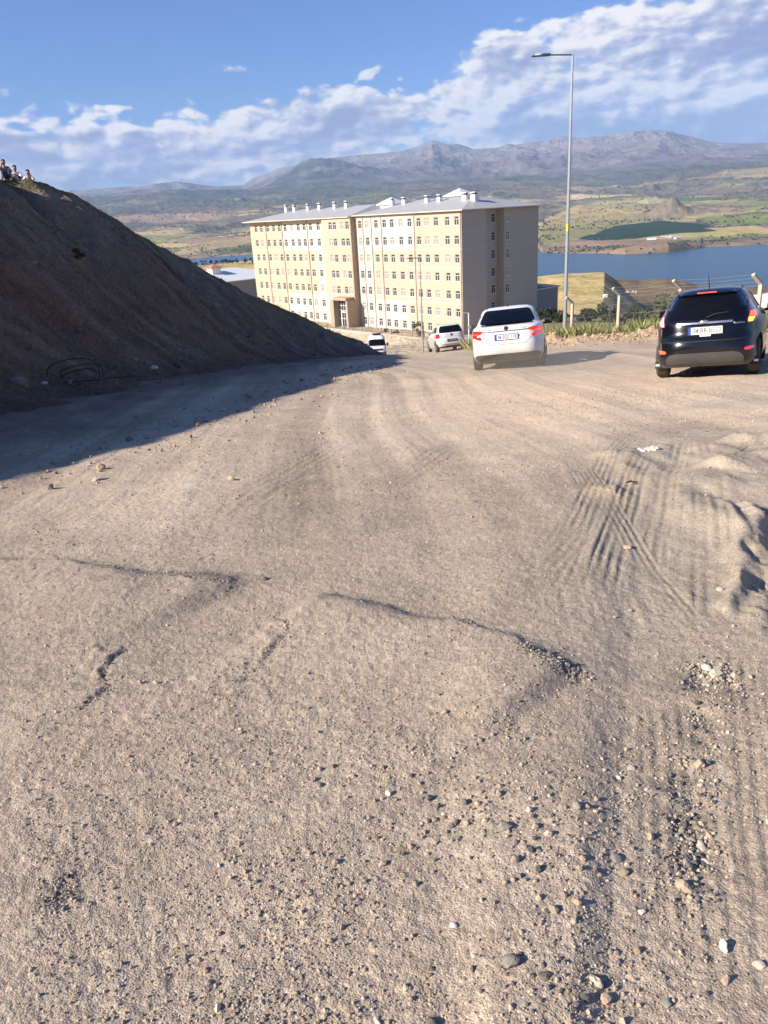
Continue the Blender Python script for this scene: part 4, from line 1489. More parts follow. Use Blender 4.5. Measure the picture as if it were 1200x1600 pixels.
# ---- fence with bent concrete posts
PX_POSTS = [((893, 520), 38.5, 475, 463, 882, 0), ((965, 519), 34.5, 462, 450, 957, 1), ((1058, 520), 29.5, 452, 438, 1048, 2), ((1180, 522), 25.5, 445, 425, 1169, 3)]
M_post = pmat('weathered_concrete', (0.52, 0.45, 0.36), 0.9, spec=0.2, var=0.2, vscale=5, bump=0.2)
fe = empty('wire_fence', tuple(at(1000, 520, 31)))
inv = Matrix.Translation(-Vector(at(1000, 520, 31)))
tops = []
for (px, py), ax, ybend, ytip, xtip, k in PX_POSTS:
    b = at(px, py, ax)
    b[2] = H(b[0:1], b[1:2])[0] + 0.15
    h = height_to(b, ybend)
    p0, p1 = Vector(b), Vector((b[0], b[1], b[2] + h))
    arm_ = 0.42
    p2 = p1 + Vector((-0.33, -0.12, 0.33)) * 1.05
    po = MB()
    po.tube([p0 - Vector((0, 0, 0.5)), p1 - Vector((0, 0, 0.05)), p1 + Vector((-0.02, 0, 0.05)), p2], [0.095, 0.085, 0.085, 0.08], 4)
    pp = po.build('post', M_post, fe, bevel=0.012)
    pp.matrix_parent_inverse = inv
    tops.append((p0, p1, p2))
wires = MB()
for i in range(len(tops) - 1):
    a, b = tops[i], tops[i + 1]
    for f in (0.08, 0.32, 0.56, 0.80, 0.98):
        qa, qb = a[0].lerp(a[1], f), b[0].lerp(b[1], f)
        mid = (qa + qb) / 2 - Vector((0, 0, 0.03))
        wires.tube([qa, mid, qb], 0.004, 4)
    for f in (0.3, 0.65, 1.0):
        qa, qb = a[1].lerp(a[2], f), b[1].lerp(b[2], f)
        wires.tube([qa, (qa + qb) / 2 - Vector((0, 0, 0.04)), qb], 0.004, 4)
    # chain link
    n = 34
    for k in range(n):
        for s in (1, -1):
            t0, t1 = k / n, k / n + s * 5 / n
            t1c = min(max(t1, 0), 1)
            if abs(t1c - t0) < 1e-6:
                continue
            fz = abs(t1c - t0) / abs(t1 - t0)
            q0 = a[0].lerp(b[0], t0)
            q1 = a[0].lerp(b[0], t1c).lerp(a[1].lerp(b[1], t1c), 0.98 * fz)
            wires.tube([q0, q1], 0.0022, 3, cap=False)
w_ = wires.build('wire_mesh', M_galv, fe)
w_.matrix_parent_inverse = inv
tag(fe, 'wire mesh fence on pale bent concrete posts behind the grassy verge', 'fence')
# ------------------------------------------------------------------ vehicles
def tint_glass(name, col, alpha):
    m, nt = new_mat(name)
    nt.n.remove(nt.p)
    tr = nt.node('ShaderNodeBsdfTransparent')
    tr.inputs[0].default_value = (*col, 1)
    gs = nt.node('ShaderNodeBsdfGlossy')
    gs.inputs['Roughness'].default_value = 0.03
    gs.inputs['Color'].default_value = (0.9, 0.95, 1.0, 1)
    df = nt.node('ShaderNodeBsdfDiffuse')
    df.inputs[0].default_value = (0.03, 0.03, 0.03, 1)
    fr = nt.node('ShaderNodeFresnel')
    fr.inputs[0].default_value = 1.5
    a = nt.node('ShaderNodeMixShader')
    nt.put(a.inputs[0], 1 - alpha)
    nt.l.new(tr.outputs[0], a.inputs[1])
    nt.l.new(df.outputs[0], a.inputs[2])
    b = nt.node('ShaderNodeMixShader')
    nt.l.new(fr.outputs[0], b.inputs[0])
    nt.l.new(a.outputs[0], b.inputs[1])
    nt.l.new(gs.outputs[0], b.inputs[2])
    nt.l.new(b.outputs[0], nt.out.inputs[0])
    return m


M_white = pmat('white_car_paint', (0.80, 0.79, 0.77), 0.28, spec=0.5, var=0.02, coat=0.6, dust=0.9)
M_silver = pmat('silver_white_car_paint', (0.66, 0.65, 0.66), 0.30, metal=0.1, var=0.02, coat=0.5, dust=0.8)
M_black = pmat('black_car_paint', (0.003, 0.004, 0.008), 0.2, spec=0.35, var=0.05, coat=0.5, dust=0.05)
M_plastic = pmat('black_plastic', (0.028, 0.028, 0.03), 0.55, spec=0.35, dust=0.35)
M_greyplastic = pmat('grey_bumper_plastic', (0.05, 0.052, 0.056), 0.5, spec=0.4, dust=0.2)
M_tyre = pmat('tyre_rubber', (0.035, 0.033, 0.031), 0.85, spec=0.2, var=0.2, vscale=12, dust=0.35)
M_rim = pmat('alloy_rim', (0.45, 0.45, 0.46), 0.35, metal=0.8, dust=0.8)
M_glass = tint_glass('tinted_glass', (0.50, 0.57, 0.54), 0.95)
M_glassd = tint_glass('dark_glass', (0.24, 0.26, 0.25), 0.88)
M_chrome = pmat('chrome_strip', (0.62, 0.62, 0.64), 0.22, metal=0.9)
M_red = pmat('red_lamp_lens', (0.45, 0.012, 0.012), 0.15, spec=0.6, coat=1.0, emit=0.35, emit_col=(1.0, 0.05, 0.03))
M_redlit = pmat('red_lamp_lit', (0.8, 0.04, 0.02), 0.25, emit=1.5, emit_col=(1.0, 0.08, 0.03))
M_reddull = pmat('red_lamp_unlit', (0.24, 0.012, 0.014), 0.12, spec=0.6, coat=1.0)
M_amber = pmat('amber_lamp_lit', (0.9, 0.45, 0.03), 0.25, emit=1.3, emit_col=(1.0, 0.50, 0.05))
M_pink = pmat('clear_lamp_lens', (0.75, 0.55, 0.50), 0.12, spec=0.7, coat=1.0)
M_plate = pmat('plate_white', (0.80, 0.81, 0.82), 0.4, var=0.02)
M_blue = pmat('plate_blue', (0.02, 0.08, 0.42), 0.4)
M_ink = pmat('plate_ink', (0.02, 0.02, 0.022), 0.5)
M_seat = pmat('seat_cloth', (0.03, 0.03, 0.033), 0.9)
M_dark = pmat('cabin_dark', (0.02, 0.02, 0.022), 0.9)
M_badge = pmat('badge_dark', (0.10, 0.03, 0.03), 0.3, metal=0.4)


def pchip(xs, ys, x):
    """smooth monotone interpolation"""
    xs, ys = np.asarray(xs, float), np.asarray(ys, float)
    h = np.diff(xs)
    d = np.diff(ys) / h
    m = np.zeros(len(xs))
    m[0], m[-1] = d[0], d[-1]
    for i in range(1, len(xs) - 1):
        if d[i - 1] * d[i] > 0:
            w1, w2 = 2 * h[i] + h[i - 1], h[i] + 2 * h[i - 1]
            m[i] = (w1 + w2) / (w1 / d[i - 1] + w2 / d[i])
    x = np.clip(x, xs[0], xs[-1])
    k = np.clip(np.searchsorted(xs, x, 'right') - 1, 0, len(xs) - 2)
    t = (x - xs[k]) / h[k]
    return ys[k] * (1 + 2 * t) * (1 - t) ** 2 + m[k] * h[k] * t * (1 - t) ** 2 + ys[k + 1] * t * t * (3 - 2 * t) + m[k + 1] * h[k] * t * t * (t - 1)


class Shell:
    """car body: table rows (z, y_rear, y_front, half_width, squareness)"""
    def __init__(self, tab):
        self.t = np.array(tab, float)

    def row(self, z):
        return [float(pchip(self.t[:, 0], self.t[:, i], np.array([z]))[0]) for i in (1, 2, 3, 4)]

    def ring(self, z, m=80, grow=0.0):
        yr, yf, w, n = self.row(z)
        a, c = (yf - yr) / 2 + grow, (yf + yr) / 2
        w = w + grow
        out = []
        for k in range(m):
            th = 2 * math.pi * (k + 0.5) / m
            # spread the points evenly round the squared outline
            cx, sy = math.cos(th), math.sin(th)
            q = (abs(cx) ** n + abs(sy) ** n) ** (-1 / n)
            out.append((w * cx * q, c + a * sy * q, z))
        return out

    def rear(self, x, z):
        yr, yf, w, n = self.row(z)
        a, c = (yf - yr) / 2, (yf + yr) / 2
        u = min(abs(x) / w, 0.9995)
        return c - a * (1 - u ** n) ** (1 / n)

    def front(self, x, z):
        yr, yf, w, n = self.row(z)
        a, c = (yf - yr) / 2, (yf + yr) / 2
        u = min(abs(x) / w, 0.9995)
        return c + a * (1 - u ** n) ** (1 / n)

    def side(self, y, z):
        yr, yf, w, n = self.row(z)
        a, c = (yf - yr) / 2, (yf + yr) / 2
        u = min(abs((y - c) / a), 0.9995)
        return w * (1 - u ** n) ** (1 / n)

    def solid(self, zs, mb=None, grow=0.0, m=80, mi=0, capmi=0):
        mb = mb or MB()
        R_ = [self.ring(z, m, grow) for z in zs]
        mb.grid(R_, mi, close=True)
        o = len(mb.v) - len(R_) * m
        mb.f.append(tuple(o + k for k in range(m - 1, -1, -1)))
        mb.mi.append(capmi)
        mb.f.append(tuple(o + (len(R_) - 1) * m + k for k in range(m)))
        mb.mi.append(capmi)
        return mb

    def patch(self, rows, off=0.006, thick=0.02, face='rear', nx=10, sub=6):
        """rows: (z, xl, xr) or for sides (z, y0, y1); a thin solid lying on the body surface"""
        rows = sorted(rows)
        zs = [r[0] for r in rows]
        zz = []
        for i in range(len(zs) - 1):
            zz += list(np.linspace(zs[i], zs[i + 1], sub, endpoint=False))
        zz.append(zs[-1])
        P, Q = [], []
        for z in zz:
            a = np.interp(z, zs, [r[1] for r in rows])
            b = np.interp(z, zs, [r[2] for r in rows])
            pr, qr = [], []
            for s in np.linspace(0, 1, nx + 1):
                u = a + (b - a) * s
                if face == 'rear':
                    y = self.rear(u, z)
                    pr.append((u, y - off, z))
                    qr.append((u, y - off + thick, z))
                elif face == 'front':
                    y = self.front(u, z)
                    pr.append((u, y + off, z))
                    qr.append((u, y + off - thick, z))
                else:
                    sgn = 1 if face == 'right' else -1
                    x = self.side(u, z)
                    pr.append((sgn * (x + off), u, z))
                    qr.append((sgn * (x + off - thick), u, z))
            P.append(pr)
            Q.append(qr)
        mb = MB()
        mb.grid(P)
        mb.grid(Q)
        m, n = len(P), len(P[0])
        o = m * n
        per = [(0, j) for j in range(n)] + [(i, n - 1) for i in range(1, m)] + [(m - 1, j) for j in range(n - 2, -1, -1)] + [(i, 0) for i in range(m - 2, 0, -1)]
        ids = [i * n + j for i, j in per]
        for k in range(len(ids)):
            a, b = ids[k], ids[(k + 1) % len(ids)]
            mb.f.append((a, b, o + b, o + a))
            mb.mi.append(0)
        return mb


def prism(mb, poly, lo, hi, axis):
    """poly of (u, z) extruded along axis 'x' or 'y'"""
    n = len(poly)
    mk = (lambda u, z, d: (u, d, z)) if axis == 'y' else (lambda u, z, d: (d, u, z))
    mb.add([mk(u, z, lo) for u, z in poly] + [mk(u, z, hi) for u, z in poly],
           [tuple(range(n)), tuple(range(2 * n - 1, n - 1, -1))] + [(k, k + n, (k + 1) % n + n, (k + 1) % n) for k in range(n)])
    return mb


def carve(name, body, mats, cutters):
    """boolean cuts; returns the finished mesh"""
    o = bpy.data.objects.new(name, body)
    COL.objects.link(o)
    cs = []
    for c in cutters:
        me = c.mesh('cutter', mats[0])
        co = bpy.data.objects.new('cutter', me)
        COL.objects.link(co)
        mo = o.modifiers.new('cut', 'BOOLEAN')
        mo.operation = 'DIFFERENCE'
        mo.object = co
        mo.solver = 'EXACT'
        cs.append(co)
    dg = bpy.context.evaluated_depsgraph_get()
    dg.update()
    me = bpy.data.meshes.new_from_object(o.evaluated_get(dg))
    bpy.data.objects.remove(o)
    for c in cs:
        bpy.data.objects.remove(c)
    me.name = name
    me.polygons.foreach_set('use_smooth', [True] * len(me.polygons))
    me.set_sharp_from_angle(angle=rad(32))
    return me


def text_mesh(txt, size, mat, width=None):
    cu = bpy.data.curves.new('lettering', 'FONT')
    cu.body = txt
    cu.size = size
    cu.extrude = 0.002
    cu.align_x = 'CENTER'
    cu.align_y = 'CENTER'
    o = bpy.data.objects.new('lettering', cu)
    COL.objects.link(o)
    dg = bpy.context.evaluated_depsgraph_get()
    dg.update()
    me = bpy.data.meshes.new_from_object(o.evaluated_get(dg))
    bpy.data.objects.remove(o)
    me.materials.clear()
    me.materials.append(mat)
    if width and len(me.vertices):
        xs = [v.co.x for v in me.vertices]
        k = width / (max(xs) - min(xs))
        c = (max(xs) + min(xs)) / 2
        for v in me.vertices:
            v.co.x = (v.co.x - c) * k
    return me


def number_plate(root, sh, txt, zc, xc=0.0, w=0.52, h=0.115, end='rear', frame=True, tilt=0.0):
    y = (sh.rear(xc, zc) - 0.03) if end == 'rear' else (sh.front(xc, zc) + 0.03)
    s = 1 if end == 'rear' else -1
    fr = MB().box((xc, y + s * 0.008, zc), (w + 0.03, 0.016, h + 0.03)).build('number_plate', M_plastic, root, bevel=0.004)
    MB().box((xc + s * 0.02, y - s * 0.004, zc), (w - 0.04, 0.008, h)).build('plate_face', M_plate, fr)
    MB().box((xc - s * (w / 2 - 0.02), y - s * 0.004, zc), (0.04, 0.008, h)).build('plate_band', M_blue, fr)
    o = link('lettering', text_mesh(txt, h * 1.02, M_ink, w * 0.82), fr)
    o.location = (xc + s * 0.02, y - s * 0.010, zc - 0.002)
    o.rotation_euler = (rad(90), 0, 0 if end == 'rear' else rad(180))
    return fr


def wheel(root, x, y, r=0.31, w=0.20, steer=0.0):
    o = empty('wheel', (x, y, r))
    o.parent = root
    o.rotation_euler = (0, 0, steer)
    h = w / 2
    t = MB()
    t.lathe([(r * 0.64, -h), (r * 0.90, -h), (r * 0.985, -h * 0.78), (r, -h * 0.45), (r, h * 0.45), (r * 0.985, h * 0.78), (r * 0.90, h), (r * 0.64, h)], 36, 'X', closed=True)
    for k in range(3):            # grooves stand as dark rings a hair proud
        xx = (k - 1) * w * 0.26
        t.lathe([(r + 0.003, xx - 0.006), (r + 0.003, xx + 0.006)], 36, 'X')
    t.build('tyre', M_tyre, o, smooth=True)
    s = 1 if x > 0 else -1
    d = MB()
    d.lathe([(r * 0.64, -h * 0.9), (r * 0.66, h * 0.85 * s), (r * 0.60, h * 0.75 * s), (r * 0.58, -h * 0.2 * s)], 30, 'X')
    for k in range(5):
        a = 2 * math.pi * k / 5
        d.box((h * 0.55 * s, r * 0.34 * math.cos(a), r * 0.34 * math.sin(a)), (0.03, r * 0.58, 0.07), 0, Matrix.Rotation(a, 3, 'X'))
    d.lathe([(0.001, h * 0.75 * s), (r * 0.16, h * 0.7 * s), (r * 0.18, h * 0.4 * s)], 16, 'X')
    d.build('rim', M_rim, o, smooth=True)
    return o


def arch_cut(y, r, w0, w1):
    return [MB().lathe([(r, a), (r, b)], 30, 'X', c=(0, y, 0.31)) for a, b in ((w0, w1), (-w1, -w0))]


def closed_cyl(y, z, r, x0, x1):
    mb = MB()
    n = 30
    vs = [(x, y + r * math.cos(2 * math.pi * k / n), z + r * math.sin(2 * math.pi * k / n)) for x in (x0, x1) for k in range(n)]
    return mb.add(vs, [tuple(range(n)), tuple(range(2 * n - 1, n - 1, -1))] + [(k, (k + 1) % n, n + (k + 1) % n, n + k) for k in range(n)])


def car_body(root, sh, zs, paint, axles, track, cabin, rear_win, side_wins, front_win, wr=0.31, glass=None, cav_rows=None):
    body = sh.solid(zs).mesh('body', [paint, M_dark], True)
    w = track + 0.12
    cut = []
    for ya in axles:
        cut += [closed_cyl(ya, wr, wr + 0.055, w - 0.32, 1.4), closed_cyl(ya, wr, wr + 0.055, -1.4, -(w - 0.32))]
    if cabin:
        z0, z1, g = cabin
        zc = list(np.linspace(z0, z1, 9))
        cut.append(sh.solid(zc, grow=-g, m=48))
    if rear_win:
        rw, y0, y1 = rear_win
        cut.append(prism(MB(), [(x, z) for x, z in rw], y0, y1, 'y'))
    for poly in side_wins:
        cut.append(prism(MB(), poly, -1.4, 1.4, 'x'))
    if front_win:
        fw, y0, y1 = front_win
        cut.append(prism(MB(), fw, y0, y1, 'y'))
    me = carve('body', body, [paint], cut)
    return link('body', me, root)


def rounded(rows):
    """rows (z, xl, xr) -> outline polygon for the cutter"""
    return [(r[1], r[0]) for r in rows] + [(r[2], r[0]) for r in reversed(rows)]


def inset(rows, d):
    return [(r[0] - (d if i == len(rows) - 1 else (-d if i == 0 else 0)), r[1] + d, r[2] - d) for i, r in enumerate(rows)]


def seats(root, y_rear, y_front, zb, w=0.52):
    s = MB()
    s.box((0, y_rear, zb + 0.02), (w * 2.3, 0.14, 0.5), 0, Matrix.Rotation(rad(-14), 3, 'X'))
    for x in (-w * 0.75, w * 0.75):
        s.box((x, y_rear - 0.08, zb + 0.33), (0.24, 0.09, 0.17))
    s.build('rear_seat', M_seat, root, bevel=0.05)
    for x in (-0.37, 0.37):
        f = MB()
        f.box((x, y_front, zb + 0.05), (0.46, 0.13, 0.62), 0, Matrix.Rotation(rad(-14), 3, 'X'))
        f.box((x, y_front - 0.12, zb + 0.44), (0.26, 0.10, 0.20))
        f.build('front_seat', M_seat, root, bevel=0.05)


def mirror(root, x, y, z, m):
    s = 1 if x > 0 else -1
    mb = MB().box((x + s * 0.10, y, z), (0.20, 0.10, 0.14)).box((x, y + 0.01, z - 0.05), (0.12, 0.05, 0.05))
    mb.build('mirror', m, root, bevel=0.035)


def put(root, anchor, local, heading, pitch_to=None):
    """turn the car to its heading, lay it on the slope and bring its local point onto the anchor"""
    a = rad(heading)
    fw = Vector((math.sin(a), math.cos(a), 0))
    rt_ = Vector((math.cos(a), -math.sin(a), 0))
    e = 1.3
    p = np.array([[anchor[0], anchor[1]], [anchor[0] + fw.x * 2 * e, anchor[1] + fw.y * 2 * e], [anchor[0] + rt_.x * 1.5, anchor[1] + rt_.y * 1.5]])
    z = H(p[:, 0], p[:, 1])
    fw = Vector((fw.x, fw.y, (z[1] - z[0]) / (2 * e))).normalized()
    rt_ = Vector((rt_.x, rt_.y, (z[2] - z[0]) / 1.5))
    rt_ = (rt_ - fw * rt_.dot(fw)).normalized()
    up = rt_.cross(fw)
    Rm = Matrix(((rt_.x, fw.x, up.x), (rt_.y, fw.y, up.y), (rt_.z, fw.z, up.z)))
    loc = Vector((anchor[0], anchor[1], float(GROUND(anchor[0], anchor[1])))) - Rm @ Vector(local)
    root.matrix_world = Matrix.Translation(loc) @ Rm.to_4x4()


def GROUND(x, y):
    return gz_at(x, y)[0]


# ======== white saloon driving away
sed = empty('sedan_car')
tag(sed, 'white saloon car driving off over the dirt with lit red brake lamps', 'car')
S = Shell([(0.20, -2.02, 2.02, 0.80, 7), (0.30, -2.17, 2.18, 0.865, 6), (0.42, -2.24, 2.25, 0.885, 5.5), (0.58, -2.245, 2.26, 0.892, 5), (0.70, -2.20, 2.22, 0.895, 4.8), (0.85, -2.17, 1.95, 0.885, 4.8),
           (0.95, -2.13, 1.40, 0.865, 4.8), (1.005, -2.06, 1.05, 0.84, 4.6), (1.035, -1.90, 0.95, 0.80, 4.4), (1.06, -1.72, 0.88, 0.79, 4.2), (1.12, -1.60, 0.78, 0.765, 4.2), (1.25, -1.36, 0.48, 0.715, 4.2),
           (1.38, -1.10, 0.14, 0.65, 4), (1.44, -0.94, -0.04, 0.59, 3.6), (1.475, -0.80, -0.20, 0.49, 3.2), (1.49, -0.62, -0.36, 0.30, 2.6)])
rw_rows = [(1.085, -0.645, 0.645), (1.15, -0.66, 0.66), (1.30, -0.60, 0.60), (1.385, -0.55, 0.55), (1.41, -0.50, 0.50)]
fw_rows = [(1.08, -0.66, 0.66), (1.36, -0.54, 0.54)]
sw = [[(-1.28, 1.07), (0.55, 1.05), (0.10, 1.37), (-0.80, 1.38), (-1.12, 1.28)]]
zs = [0.20, 0.25, 0.30, 0.36, 0.42, 0.5, 0.58, 0.64, 0.70, 0.78, 0.85, 0.90, 0.95, 0.98, 1.005, 1.02, 1.035, 1.048, 1.06, 1.09, 1.12, 1.18, 1.25, 1.32, 1.38, 1.41, 1.44, 1.46, 1.475, 1.485, 1.49]
car_body(sed, S, zs, M_white, (-1.32, 1.32), 0.77, (0.62, 1.43, 0.05), (rounded(rw_rows), -2.6, -0.5), sw, (fw_rows and rounded(fw_rows), 0.0, 1.6))
S.patch(rw_rows, 0.002, 0.008).build('rear_window', M_glass, sed, smooth=True)
S.patch(fw_rows, 0.0, 0.008, 'front').build('windscreen', M_glass, sed, smooth=True)
for f_ in ('left', 'right'):
    S.patch([(1.06, -1.26, 0.53), (1.28, -1.12, 0.22), (1.37, -0.82, 0.10)], -0.004, 0.006, f_).build('side_window', M_glassd, sed, smooth=True)
    S.patch([(1.06, -0.36, -0.27), (1.37, -0.33, -0.26)], 0.004, 0.012, f_, 3).build('door_pillar', M_plastic, sed, smooth=True)
S.patch([(0.205, -0.76, 0.76), (0.26, -0.82, 0.82), (0.31, -0.82, 0.82), (0.36, -0.76, 0.76), (0.385, -0.70, 0.70)], 0.012, 0.03, nx=24).build('rear_bumper_trim', M_plastic, sed, smooth=True)
for s in (-1, 1):
    up_ = [(0.845, s * 0.874, s * 0.70), (0.90, s * 0.866, s * 0.50), (0.925, s * 0.86, s * 0.50), (0.955, s * 0.845, s * 0.62)]
    lo_ = [(0.735, s * 0.66, s * 0.585), (0.77, s * 0.75, s * 0.59), (0.80, s * 0.84, s * 0.60), (0.845, s * 0.868, s * 0.68)]
    L = MB()
    for rws in (up_, lo_):
        pm = S.patch([(z, min(a, b), max(a, b)) for z, a, b in rws], 0.012, 0.03)
        L.add(pm.v, pm.f)
    t = L.build('tail_light', M_red if s < 0 else M_red, sed, smooth=True)
    pm = S.patch([(z, min(a, b), max(a, b)) for z, a, b in ((0.86, s * 0.80, s * 0.66), (0.885, s * 0.80, s * 0.66))], 0.014, 0.02, nx=5)
    pm.build('lamp_strip', M_redlit, t)
    S.patch([(z, min(a, b), max(a, b)) for z, a, b in ((0.805, s * 0.70, s * 0.63), (0.84, s * 0.70, s * 0.63))], 0.013, 0.02, nx=4).build('reverse_lens', M_pink, t)
S.patch([(0.895, -0.50, 0.50), (0.918, -0.50, 0.50)], 0.010, 0.02).build('boot_strip', M_chrome, sed, smooth=True)
S.patch([(0.60, -0.44, 0.44), (0.606, -0.44, 0.44)], 0.002, 0.006).build('boot_seam', M_plastic, sed)
for s in (-1, 1):
    S.patch([(0.605, s * 0.445 - 0.004, s * 0.445 + 0.004), (0.73, s * 0.585 - 0.004, s * 0.585 + 0.004)], 0.002, 0.006, nx=1).build('boot_seam', M_plastic, sed)
yb = S.rear(0, 0.965)
bd = MB().lathe([(0.001, 0.018), (0.045, 0.016), (0.052, 0.004), (0.055, -0.01)], 20, 'Z')
bo = bd.build('badge', M_badge, sed, smooth=True)
bo.location = (0, S.rear(0, 0.96) - 0.004, 0.96)
bo.rotation_euler = (rad(80), 0, 0)
number_plate(sed, S, '06 EGC 118', 0.765)
for x, w_ in ((-0.42, 0.17), (0.42, 0.11)):
    S.patch([(0.943, x - w_ / 2, x + w_ / 2), (0.957, x - w_ / 2, x + w_ / 2)], 0.005, 0.008, nx=4).build('name_badge', M_chrome, sed)
MB().box((0.0, S.rear(0, 1.13) + 0.12, 1.145), (0.24, 0.05, 0.035)).build('brake_light', M_redlit, sed)
seats(sed, -1.05, -0.05, 0.80)
for x in (-0.77, 0.77):
    wheel(sed, x, -1.32)
    wheel(sed, x, 1.32, steer=rad(-6))
    mirror(sed, math.copysign(0.88, x), 0.62, 1.03, M_plastic)
MB().box((0, 0, 0.27), (1.2, 3.6, 0.12)).tube([(0.45, -2.12, 0.27), (0.45, -1.7, 0.27)], 0.03, 8).build('underbody', M_dark, sed)
MB().tube([(0, -0.72, 1.47), (0, -0.80, 1.53)], [0.022, 0.008], 6).build('antenna', M_plastic, sed)
for s in (-1, 1):
    P_ = [(s * 0.53, y, S_z) for y, S_z in ((-0.95, 1.458), (-0.55, 1.478), (-0.15, 1.462))]
    MB().tube(P_, 0.008, 5).build('roof_seam', M_plastic, sed)
put(sed, (2.58, 19.35), (-0.77, -1.32, 0), 12.6)

# ======== black hatchback at the right
blk = empty('hatchback_car')
tag(blk, 'glossy black hatchback with white plate parked on the dirt by the fence', 'car')
F = Shell([(0.20, -1.76, 1.78, 0.79, 7), (0.28, -1.88, 1.90, 0.835, 6), (0.40, -1.945, 1.96, 0.855, 5), (0.52, -1.965, 1.98, 0.858, 4.2), (0.64, -1.94, 1.96, 0.862, 4), (0.74, -1.875, 1.86, 0.862, 4),
           (0.86, -1.85, 1.55, 0.852, 4), (0.96, -1.82, 1.15, 0.83, 3.9), (1.04, -1.77, 0.92, 0.785, 3.6), (1.12, -1.71, 0.76, 0.735, 3.5), (1.24, -1.60, 0.50, 0.668, 3.4), (1.35, -1.47, 0.20, 0.598, 3.3),
           (1.41, -1.36, 0.0, 0.545, 3.1), (1.45, -1.22, -0.20, 0.455, 2.8), (1.475, -1.0, -0.45, 0.30, 2.5)])
zs = [0.20, 0.24, 0.28, 0.34, 0.40, 0.46, 0.52, 0.58, 0.64, 0.69, 0.74, 0.80, 0.86, 0.91, 0.96, 1.0, 1.04, 1.08, 1.12, 1.18, 1.24, 1.30, 1.35, 1.38, 1.41, 1.43, 1.45, 1.465, 1.475]
rw_rows = [(0.985, -0.55, 0.55), (1.02, -0.62, 0.62), (1.15, -0.61, 0.61), (1.28, -0.55, 0.55), (1.35, -0.49, 0.49)]
fw_rows = [(1.03, -0.64, 0.64), (1.34, -0.52, 0.52)]
sw = [[(-1.42, 1.09), (0.62, 1.02), (0.18, 1.34), (-0.9, 1.355), (-1.28, 1.28)]]
car_body(blk, F, zs, M_black, (-1.24, 1.25), 0.745, (0.55, 1.415, 0.05), (rounded(rw_rows), -2.3, -0.9), sw, (rounded(fw_rows), 0.0, 1.6))
F.patch(rw_rows, 0.003, 0.008).build('rear_window', M_glassd, blk, smooth=True)
F.patch(fw_rows, 0.0, 0.008, 'front').build('windscreen', M_glassd, blk, smooth=True)
for f_ in ('left', 'right'):
    F.patch([(1.085, -1.40, 0.55), (1.27, -1.28, 0.28), (1.34, -0.95, 0.18)], -0.004, 0.006, f_).build('side_window', M_glassd, blk, smooth=True)
    F.patch([(1.06, -0.42, -0.33), (1.34, -0.40, -0.32)], 0.004, 0.012, f_, 3).build('door_pillar', M_plastic, blk, smooth=True)
    sg = 1 if f_ == 'right' else -1
    F.patch([(0.93, -0.22, -0.04), (0.96, -0.22, -0.04)], 0.02, 0.03, f_, 4).build('door_handle', M_black, blk)
F.patch([(0.215, -0.52, 0.52), (0.26, -0.60, 0.60), (0.36, -0.60, 0.60), (0.42, -0.54, 0.54), (0.445, -0.44, 0.44)], 0.012, 0.04).build('rear_bumper_insert', M_greyplastic, blk, smooth=True)
F.patch([(0.63, -0.84, 0.84), (0.637, -0.84, 0.84)], 0.002, 0.006, nx=24).build('bumper_seam', M_plastic, blk)
for s in (-1, 1):
    lens = [(0.875, s * 0.735, s * 0.64), (0.92, s * 0.775, s * 0.625), (1.0, s * 0.785, s * 0.66), (1.10, s * 0.725, s * 0.645), (1.20, s * 0.665, s * 0.63), (1.24, s * 0.645, s * 0.63)]
    t = F.patch([(z, min(a, b), max(a, b)) for z, a, b in lens], 0.014, 0.03, nx=8).build('tail_light', M_reddull, blk, smooth=True)
    if s > 0:
        F.patch([(0.965, 0.665, 0.768), (1.05, 0.675, 0.735)], 0.018, 0.02, nx=5).build('lamp_lens', M_redlit, t, smooth=True)
        F.patch([(0.885, 0.652, 0.715), (0.955, 0.655, 0.745)], 0.018, 0.02, nx=5).build('indicator_lens', M_amber, t, smooth=True)
    else:
        F.patch([(0.89, -0.725, -0.65), (0.96, -0.77, -0.66), (1.05, -0.735, -0.675)], 0.018, 0.02, nx=5).build('lamp_lens', M_pink, t, smooth=True)
    F.patch([(z, min(a, b), max(a, b)) for z, a, b in ((0.445, s * 0.69, s * 0.62), (0.465, s * 0.735, s * 0.60), (0.49, s * 0.745, s * 0.62), (0.50, s * 0.73, s * 0.66))], 0.012, 0.02, nx=6).build('rear_reflector', M_redlit if s < 0 else M_red, blk, smooth=True)  # reflectors glow by emission in place of the light they throw back
F.patch([(0.905, -0.43, 0.43), (0.94, -0.43, 0.43)], 0.03, 0.04).build('boot_strip', M_chrome, blk, smooth=True, bevel=0.004)
bo = MB().lathe([(0.001, 0.016), (0.05, 0.014), (0.062, 0.004), (0.066, -0.01)], 24, 'Z').build('badge', M_chrome, blk, smooth=True)
bo.location = (0, F.rear(0, 0.935) - 0.03, 0.938)
bo.rotation_euler = (rad(84), 0, 0)
bo.scale = (1.15, 0.5, 1)
number_plate(blk, F, '34 RR 8553', 0.80, 0.02, frame=False)
MB().box((0.02, F.rear(0.02, 0.725) - 0.036, 0.722), (0.17, 0.006, 0.03)).build('plate_sticker', M_plate, blk)
for k in range(6):
    F.patch([(0.873, 0.45 + k * 0.027, 0.467 + k * 0.027), (0.892 + (0.012 if k in (0, 3) else 0), 0.45 + k * 0.027, 0.467 + k * 0.027)], 0.006, 0.01, nx=1, sub=2).build('name_badge', M_chrome, blk)
MB().box((0, F.rear(0, 1.385) - 0.015, 1.388), (0.30, 0.05, 0.030)).build('brake_light', M_redlit, blk, bevel=0.006)
